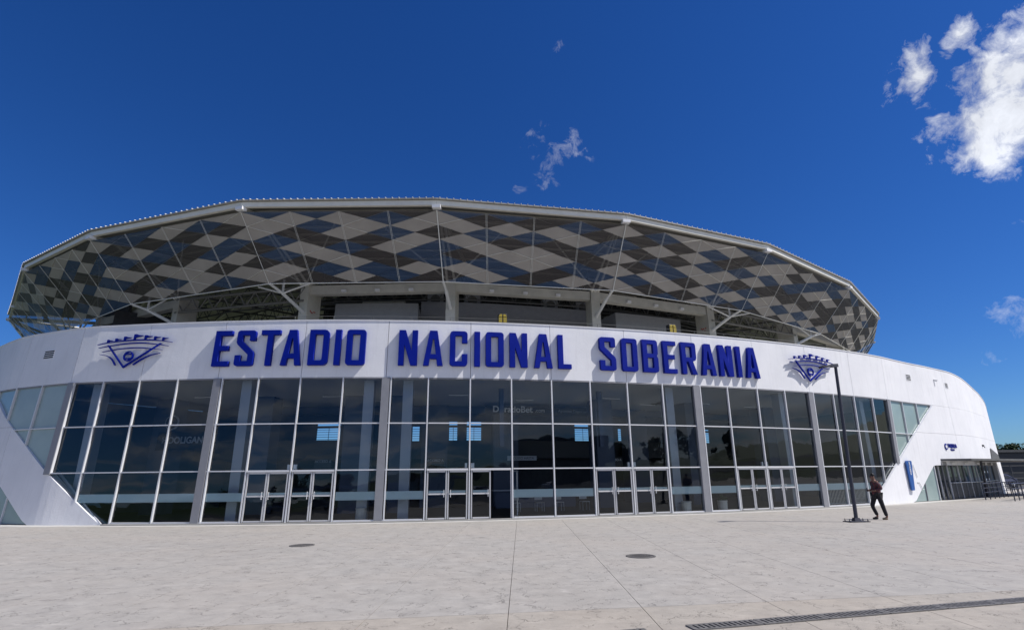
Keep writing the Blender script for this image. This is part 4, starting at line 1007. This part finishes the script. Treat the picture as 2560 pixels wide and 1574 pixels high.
# lobby furniture seen through the middle panes
T_ = thing('counter', 'long pale ticket counter deep in the lobby behind the open door', 'counter', S(12.5, .012, -7.5))
b = MB(); b.bar(S(11.2, 1.0, -7.5), S(14.2, 1.0, -7.5), .7, .06); b.build('top', 'interior_column', T_)
b = MB(); b.bar(S(11.3, .5, -7.4), S(14.1, .5, -7.4), .05, .9); b.build('front', 'interior_wall', T_)
for i, kk in enumerate((11.6, 12.3, 12.9, 13.7)):
    c = thing('chair', ['white stacking chair left of the others in the lobby', 'white stacking chair second from the left in the lobby', 'white stacking chair third from the left in the lobby', 'white stacking chair at the right end in the lobby'][i], 'chair', S(kk, .012, -4.5), 'white chairs in the lobby')
    P = lambda u, v, z: Vector(S(kk + u / 1.9, z, -4.5 + v))
    b = MB(); b.bar(P(-.22, 0, .45), P(.22, 0, .45), .42, .03); b.build('seat', 'planter_white', c)
    b = MB(); b.bar(P(-.22, -.22, .72), P(.22, -.22, .72), .03, .3); b.build('backrest', 'planter_white', c)
    for u, v in ((-.2, -.2), (.2, -.2), (-.2, .2), (.2, .2)): b = MB(); b.tube(P(u, v, .02), P(u, v, .44), .015, n=5); b.build('leg', 'galvanised', c)

# ------------------------------------------------------------------ person
def skin_obj(name, verts, edges, radii, m, parent, sub=2, roots=(0,)):
    me = bpy.data.meshes.new(name); me.from_pydata(verts, edges, []); me.update()
    o = bpy.data.objects.new(name, me); COL.objects.link(o); o.parent = parent
    sk = o.modifiers.new('skin', 'SKIN'); sk.use_smooth_shade = True; sk.branch_smoothing = .6
    ly = me.skin_vertices[0] if me.skin_vertices else None
    if ly is None:
        o.data.attributes  # noqa
        bm = bmesh.new(); bm.from_mesh(me); bm.verts.layers.skin.verify(); bm.to_mesh(me); bm.free(); ly = me.skin_vertices[0]
    for i, r in enumerate(radii): ly.data[i].radius = r if isinstance(r, tuple) else (r, r)
    for r in roots: ly.data[r].use_root = True
    if sub: s_ = o.modifiers.new('sub', 'SUBSURF'); s_.levels = sub; s_.render_levels = sub
    me.materials.append(M[m]); return o
PX, PY = 14.40, 22.62
man = thing('person', 'man in dark red plaid shirt and black trousers walking left, hands together at his waist', 'person', (PX, PY, 0))
man.rotation_euler = (0, 0, R(-14))
# local frame: walks towards -x, his left side is towards the camera (-y)
V = [(0, 0, .95), (0, 0, 1.10), (0, 0, 1.28), (-.005, 0, 1.41), (-.02, 0, 1.50), (-.045, 0, 1.57), (-.05, 0, 1.66),      # 0-6 pelvis..head
     (-.0, -.19, 1.40), (.12, -.26, 1.16), (-.11, -.20, 1.08), (-.20, -.10, 1.08),      # near arm 7-10
     (-.05, .18, 1.40), (.02, .25, 1.15), (-.17, .15, 1.07), (-.24, .07, 1.08),          # far arm 11-14
     (0, -.10, .90), (-.03, -.11, .50), (.12, -.10, .10), (.02, -.10, .045),             # near leg 15-18 (rear)
     (-.02, .10, .90), (-.20, .10, .52), (-.13, .10, .10), (-.26, .10, .045)]            # far leg (front) 19-22
# the legs as the photograph shows them: leading leg bent, trailing leg straight
V[15] = (.03, -.09, .90); V[16] = (.10, -.10, .50); V[17] = (.19, -.10, .10); V[18] = (.06, -.11, .04)
V[19] = (-.05, .09, .90); V[20] = (-.20, .10, .50); V[21] = (-.07, .10, .11); V[22] = (-.21, .10, .04)
E2 = [(0, 1), (1, 2), (2, 3), (3, 4), (4, 5), (5, 6), (3, 7), (7, 8), (8, 9), (9, 10), (3, 11), (11, 12), (12, 13), (13, 14), (0, 15), (15, 16), (16, 17), (17, 18), (0, 19), (19, 20), (20, 21), (21, 22)]
RD = [(.13, .11), (.125, .105), (.15, .115), (.12, .09), .055, (.075, .085), (.07, .08), .06, .045, .034, .028, .06, .045, .034, .028, .085, .062, .042, .035, .085, .062, .042, .035]
skin_obj('body', V, E2, RD, 'skin', man, 2)
sh_v = [(0, 0, .88), (0, 0, 1.02), (0, 0, 1.2), (0, 0, 1.34), (-.012, 0, 1.44), V[7], V[8], (-.09, -.19, 1.09), V[11], V[12], (-.13, .17, 1.08)]
skin_obj('shirt', sh_v, [(0, 1), (1, 2), (2, 3), (3, 4), (3, 5), (5, 6), (6, 7), (3, 8), (8, 9), (9, 10)], [(.185, .17), (.175, .16), (.19, .155), (.17, .13), (.08, .075), .09, .078, .055, .09, .078, .055], 'plaid_shirt', man, 2)
tr_v = [(0, 0, .93), V[15], V[16], (.175, -.10, .12), V[19], V[20], (-.075, .10, .14)]
skin_obj('trousers', tr_v, [(0, 1), (1, 2), (2, 3), (0, 4), (4, 5), (5, 6)], [(.145, .135), .105, .08, .066, .105, .08, .066], 'trousers', man, 2)
skin_obj('shoe', [(.20, -.10, .05), (.10, -.105, .045), (.0, -.11, .035)], [(0, 1), (1, 2)], [.05, .048, .036], 'shoe_tan', man, 2)
skin_obj('shoe', [(-.06, .10, .06), (-.16, .10, .045), (-.27, .10, .035)], [(0, 1), (1, 2)], [.05, .048, .036], 'shoe_black', man, 2)
skin_obj('hair', [(-.005, 0, 1.60), (-.03, 0, 1.695), (-.08, 0, 1.715)], [(0, 1), (1, 2)], [(.075, .07), (.088, .085), (.062, .06)], 'hair', man, 2)
skin_obj('collar', [(.01, -.05, 1.47), (.04, 0, 1.465), (.01, .05, 1.47)], [(0, 1), (1, 2)], [.03, .035, .03], 'red_paint', man, 1)
# face: nose, brow, ears, eyes
skin_obj('nose', [(-.105, 0, 1.625), (-.13, 0, 1.60)], [(0, 1)], [.014, .018], 'skin', man, 1)
for s_ in (-1, 1):
    skin_obj('ear', [(-.025, s_ * .083, 1.60), (-.02, s_ * .088, 1.63)], [(0, 1)], [.012, .018], 'skin', man, 1)
    b = MB(); b.box((-.115, s_ * .032, 1.637), (.012, .02, .01)); b.build('eye', 'black_plastic').parent = man
b = MB(); b.box((-.113, 0, 1.565), (.014, .045, .008)); b.build('mouth', 'red_paint').parent = man
# hands: palm plus five fingers closing on each other
def hand(c, sgn):
    vs = [Vector(c)]; es = []; rs = [.027]
    d = Vector((-.9, .45 * sgn, .1)).normalized(); up = Vector((0, 0, 1))
    for i, (L, o) in enumerate(((.062, .028), (.072, .010), (.068, -.010), (.052, -.028))):
        r0 = len(vs); k1 = vs[0] + d * .045 + up * o; k2 = k1 + d * L * .5; k3 = k2 + (d * .3 + Vector((.3, .5 * sgn, -.4))).normalized() * L * .5
        vs += [k1, k2, k3]; es += [(0, r0), (r0, r0 + 1), (r0 + 1, r0 + 2)]; rs += [.0105, .0095, .008]
    r0 = len(vs); vs += [vs[0] + up * .035 + d * .015, vs[0] + up * .055 + d * .045]; es += [(0, r0), (r0, r0 + 1)]; rs += [.012, .0095]
    skin_obj('hand', [tuple(v) for v in vs], es, rs, 'skin', man, 1)
hand((-.225, -.075, 1.08), 1); hand((-.255, .05, 1.08), -1)
ph = thing('phone', 'small dark phone held in front of the waist of the walking man', 'phone', (PX - .3, PY + .05, 1.1))
b = MB(); b.box((PX - .31, PY + .06, 1.115), (.012, .07, .14), R(-14)); b.build('phone_body', 'black_plastic', ph)

# ------------------------------------------------------------------ cars, trees and town beyond
def car(loc, rz, paint, lab, group=None, tall=False):
    a = thing('parked_car', lab, 'car', (0, 0, 0), group)
    Hh = 1.75 if tall else 1.45
    side = [(-2.2, .35), (-2.25, .75), (-2.1, .95), (-1.5, 1.0), (-1.0, Hh - .05), (-.6, Hh), (.7, Hh), (1.15, Hh - .08), (1.75, 1.0), (2.2, .92), (2.3, .6), (2.2, .35)]
    def w_(z): return .88 if z < 1.0 else .88 - (z - 1.0) * .35
    b = MB(); b.hull([(x, -w_(z), z) for x, z in side], [(x, w_(z), z) for x, z in side]); b.build('body', paint, a, .04)
    for s_ in (-1, 1):
        q = [(-1.35, 1.03), (-.92, Hh - .12), (.62, Hh - .1), (1.5, 1.03)]; b = MB(); b.hull([(x, s_ * (w_(z) + .005), z) for x, z in q], [(x, s_ * (w_(z) + .012), z) for x, z in q]); b.build('side_window', 'car_glass', a)
        for x in (-1.4, 1.4): b = MB(); b.tube((x, s_ * .72, .33), (x, s_ * .92, .33), .33, n=18); wh = b.build('wheel', 'rubber', a); b = MB(); b.tube((x, s_ * .921, .33), (x, s_ * .93, .33), .2, n=12); b.build('rim', 'galvanised', wh)
        b = MB(); b.box((-2.22, s_ * .6, .72), (.1, .3, .14)); b.build('headlight', 'sign_white', a)
    b = MB(); b.poly([(-1.52, -.75, 1.02), (-1.03, -.68, Hh - .1), (-1.03, .68, Hh - .1), (-1.52, .75, 1.02)]); b.build('windscreen', 'car_glass', a)
    a.location = loc; a.rotation_euler = (0, 0, rz); return a
car((57.5, 58.0, -.03), R(25), 'car_white', 'white pickup style car parked beyond the ticket office canopy', None, True)
car((53.0, 62.5, -.03), R(15), 'car_dark', 'dark blue car parked behind the white one at the right edge', None)
mat('car_red', (.25, .02, .02), .25); mat('car_silver', (.45, .46, .48), .25)
for i, (x, pt, cl_) in enumerate(((-30, 'car_silver', 'silver'), (-21, 'car_dark', 'dark blue'), (-9, 'car_white', 'white'), (-1.5, 'car_red', 'red'), (9, 'car_silver', 'silver'), (16, 'car_white', 'white'), (24, 'car_dark', 'dark blue'), (34, 'car_white', 'white'))):
    car((x, -33 - .25 * (i % 2), -.03), R(2 * (i % 3) - 2), pt, cl_ + ' car mirrored in the glass, ' + ['first', 'second', 'third', 'fourth', 'fifth', 'sixth', 'seventh', 'eighth'][i] + ' from the left in the mirrored row', 'cars parked across the street')
a = thing('carport', 'long pale canopy on posts mirrored behind the row of cars', 'carport', (0, -42, 0))
b = MB(); b.box((-8, -42, 3.3), (46, 5, .35)); b.build('roof', 'interior_column', a)
for i in range(10): b = MB(); b.tube((-30 + i * 5, -42, -.03), (-30 + i * 5, -42, 3.1), .08, n=6); b.build('post', 'dark_steel', a)

def tree_mesh(seed, h, r, nl):
    rnd = random.Random(seed); t_ = MB(); t_.tube((0, 0, 0), (.1, 0, h * .5), .22, .12, n=8)
    tips = []
    for i in range(6):
        an = rnd.uniform(0, 6.28); e = Vector((math.cos(an) * r * .5, math.sin(an) * r * .5, h * rnd.uniform(.6, .85))); t_.tube((.1, 0, h * rnd.uniform(.3, .5)), e, .09, .03, n=5); tips.append(e)
    c_ = MB(); cl_ = [(Vector((rnd.gauss(0, r * .42), rnd.gauss(0, r * .42), h * rnd.uniform(.4, .95))), rnd.uniform(.5, 1.1) * r * .38) for _ in range(26)]
    for p, rad in cl_:
        for _ in range(nl // 26):
            d = Vector((rnd.gauss(0, 1), rnd.gauss(0, 1), rnd.gauss(0, 1))).normalized(); o = p + d * rad * rnd.uniform(.55, 1.05); s_ = rnd.uniform(.14, .30)
            a = Vector((rnd.gauss(0, 1), rnd.gauss(0, 1), rnd.gauss(0, .6))).normalized() * s_; e = a.cross(Vector((rnd.gauss(0, 1), rnd.gauss(0, 1), 1))).normalized() * s_ * .7
            c_.poly([o - a, o - e, o + a, o + e])
    return t_, c_
protos = []
for s_ in range(3):
    t_, c_ = tree_mesh(s_ + 3, 7 + s_, 3.4, 5200); a = thing('tree', 'x', 'tree', (0, 0, 0)); t_.build('trunk', 'bark', a); c_.build('crown', 'foliage', a); protos.append(a)
spots = [(82, 84), (88, 82), (94, 81), (100, 82), (86, 90), (92, 89), (80, 91), (105, 84), (76, 95), (98, 90)]
desc = ['bushy dark tree just right of the white stadium edge', 'low dark green tree above the canopy at right', 'rounded dark tree near the right edge of the picture', 'dense dark tree outside the right edge of the car park', 'tree of the second row behind the parked cars', 'tree of the second row at the right edge', 'dark tree half hidden by the stadium wall', 'tall dark tree at the far end of the row', 'green tree mostly behind the curved stadium wall', 'last dark tree of the row beyond the car park']
used = [False] * 3
def put(i, loc, rz, s_, lab, grp):
    if not used[i]: used[i] = True; o = protos[i]; o.location = loc; o.rotation_euler = (0, 0, rz)
    else: o = copy_tree(protos[i], loc, rz)
    o.scale = (s_, s_, s_); o['label'] = lab; o['group'] = grp; return o
for i, (x, y) in enumerate(spots): put(i % 3, (x, y, 0), i * 1.3, .8 + .1 * (i % 3), desc[i], 'trees beyond the car park')
bk = [(-90, -120, 1.2), (-70, -126, 1.0), (-54, -120, 1.2), (-40, -128, .95), (-26, -122, 1.1), (-10, -128, .9), (4, -124, 1.1), (22, -128, .95), (38, -120, 1.15), (54, -116, 1.2), (70, -104, 1.25), (84, -92, 1.2), (96, -78, 1.3), (106, -62, 1.25), (112, -46, 1.35), (118, -30, 1.3)]
wd_ = ['first', 'second', 'third', 'fourth', 'fifth', 'sixth', 'seventh', 'eighth', 'ninth', 'tenth', 'eleventh', 'twelfth', 'thirteenth', 'fourteenth', 'fifteenth', 'sixteenth']
for i, (x, y, s_) in enumerate(bk): put(i % 3, (x, y, 0), i * .9, s_, f'dark tree mirrored in the glass front, {wd_[i]} from the left of the mirrored tree line', 'trees behind the photographer')
def bld(name, x, y, w_, d_, h, m, lab, cat='building'):
    a = thing(name, lab, cat, (x, y, 0)); b = MB(); b.box((x, y, h / 2 - .03), (w_, d_, h)); b.build('wall', m, a); b = MB(); b.box((x, y, h + .06), (w_ + .8, d_ + .8, .3)); b.build('roof', 'dark_steel', a)
    for i in range(int(w_ / 4)): b = MB(); b.box((x - w_ / 2 + 2 + 4 * i, y + d_ / 2 + .02, h * .55), (1.6, .06, 1.3)); b.build('window', 'car_glass', a)
bld('shop_building', 8, -110, 34, 10, 5, 'interior_column', 'low pale shop row mirrored in the middle panes')
bld('warehouse', 70, -86, 46, 14, 12, 'charcoal_panel', 'large dark hall mirrored in the panes right of centre')
bld('site_building', 74, 78, 22, 6, 4.2, 'charcoal_panel', 'low dark building behind the parked cars at the right edge')
a = thing('fence', 'dark mesh fence behind the parked cars at the right edge', 'fence', (62, 68, 0))
for i in range(12): b = MB(); b.tube((52 + i * 2.5, 70 - i * .9, -.03), (52 + i * 2.5, 70 - i * .9, 2.4), .04, n=6); b.build('post', 'dark_steel', a)
b = MB()
for z in (.3, .9, 1.5, 2.3): b.tube((52, 70, z), (79.5, 60.1, z), .025, n=5)
b.build('rail', 'dark_steel', a)
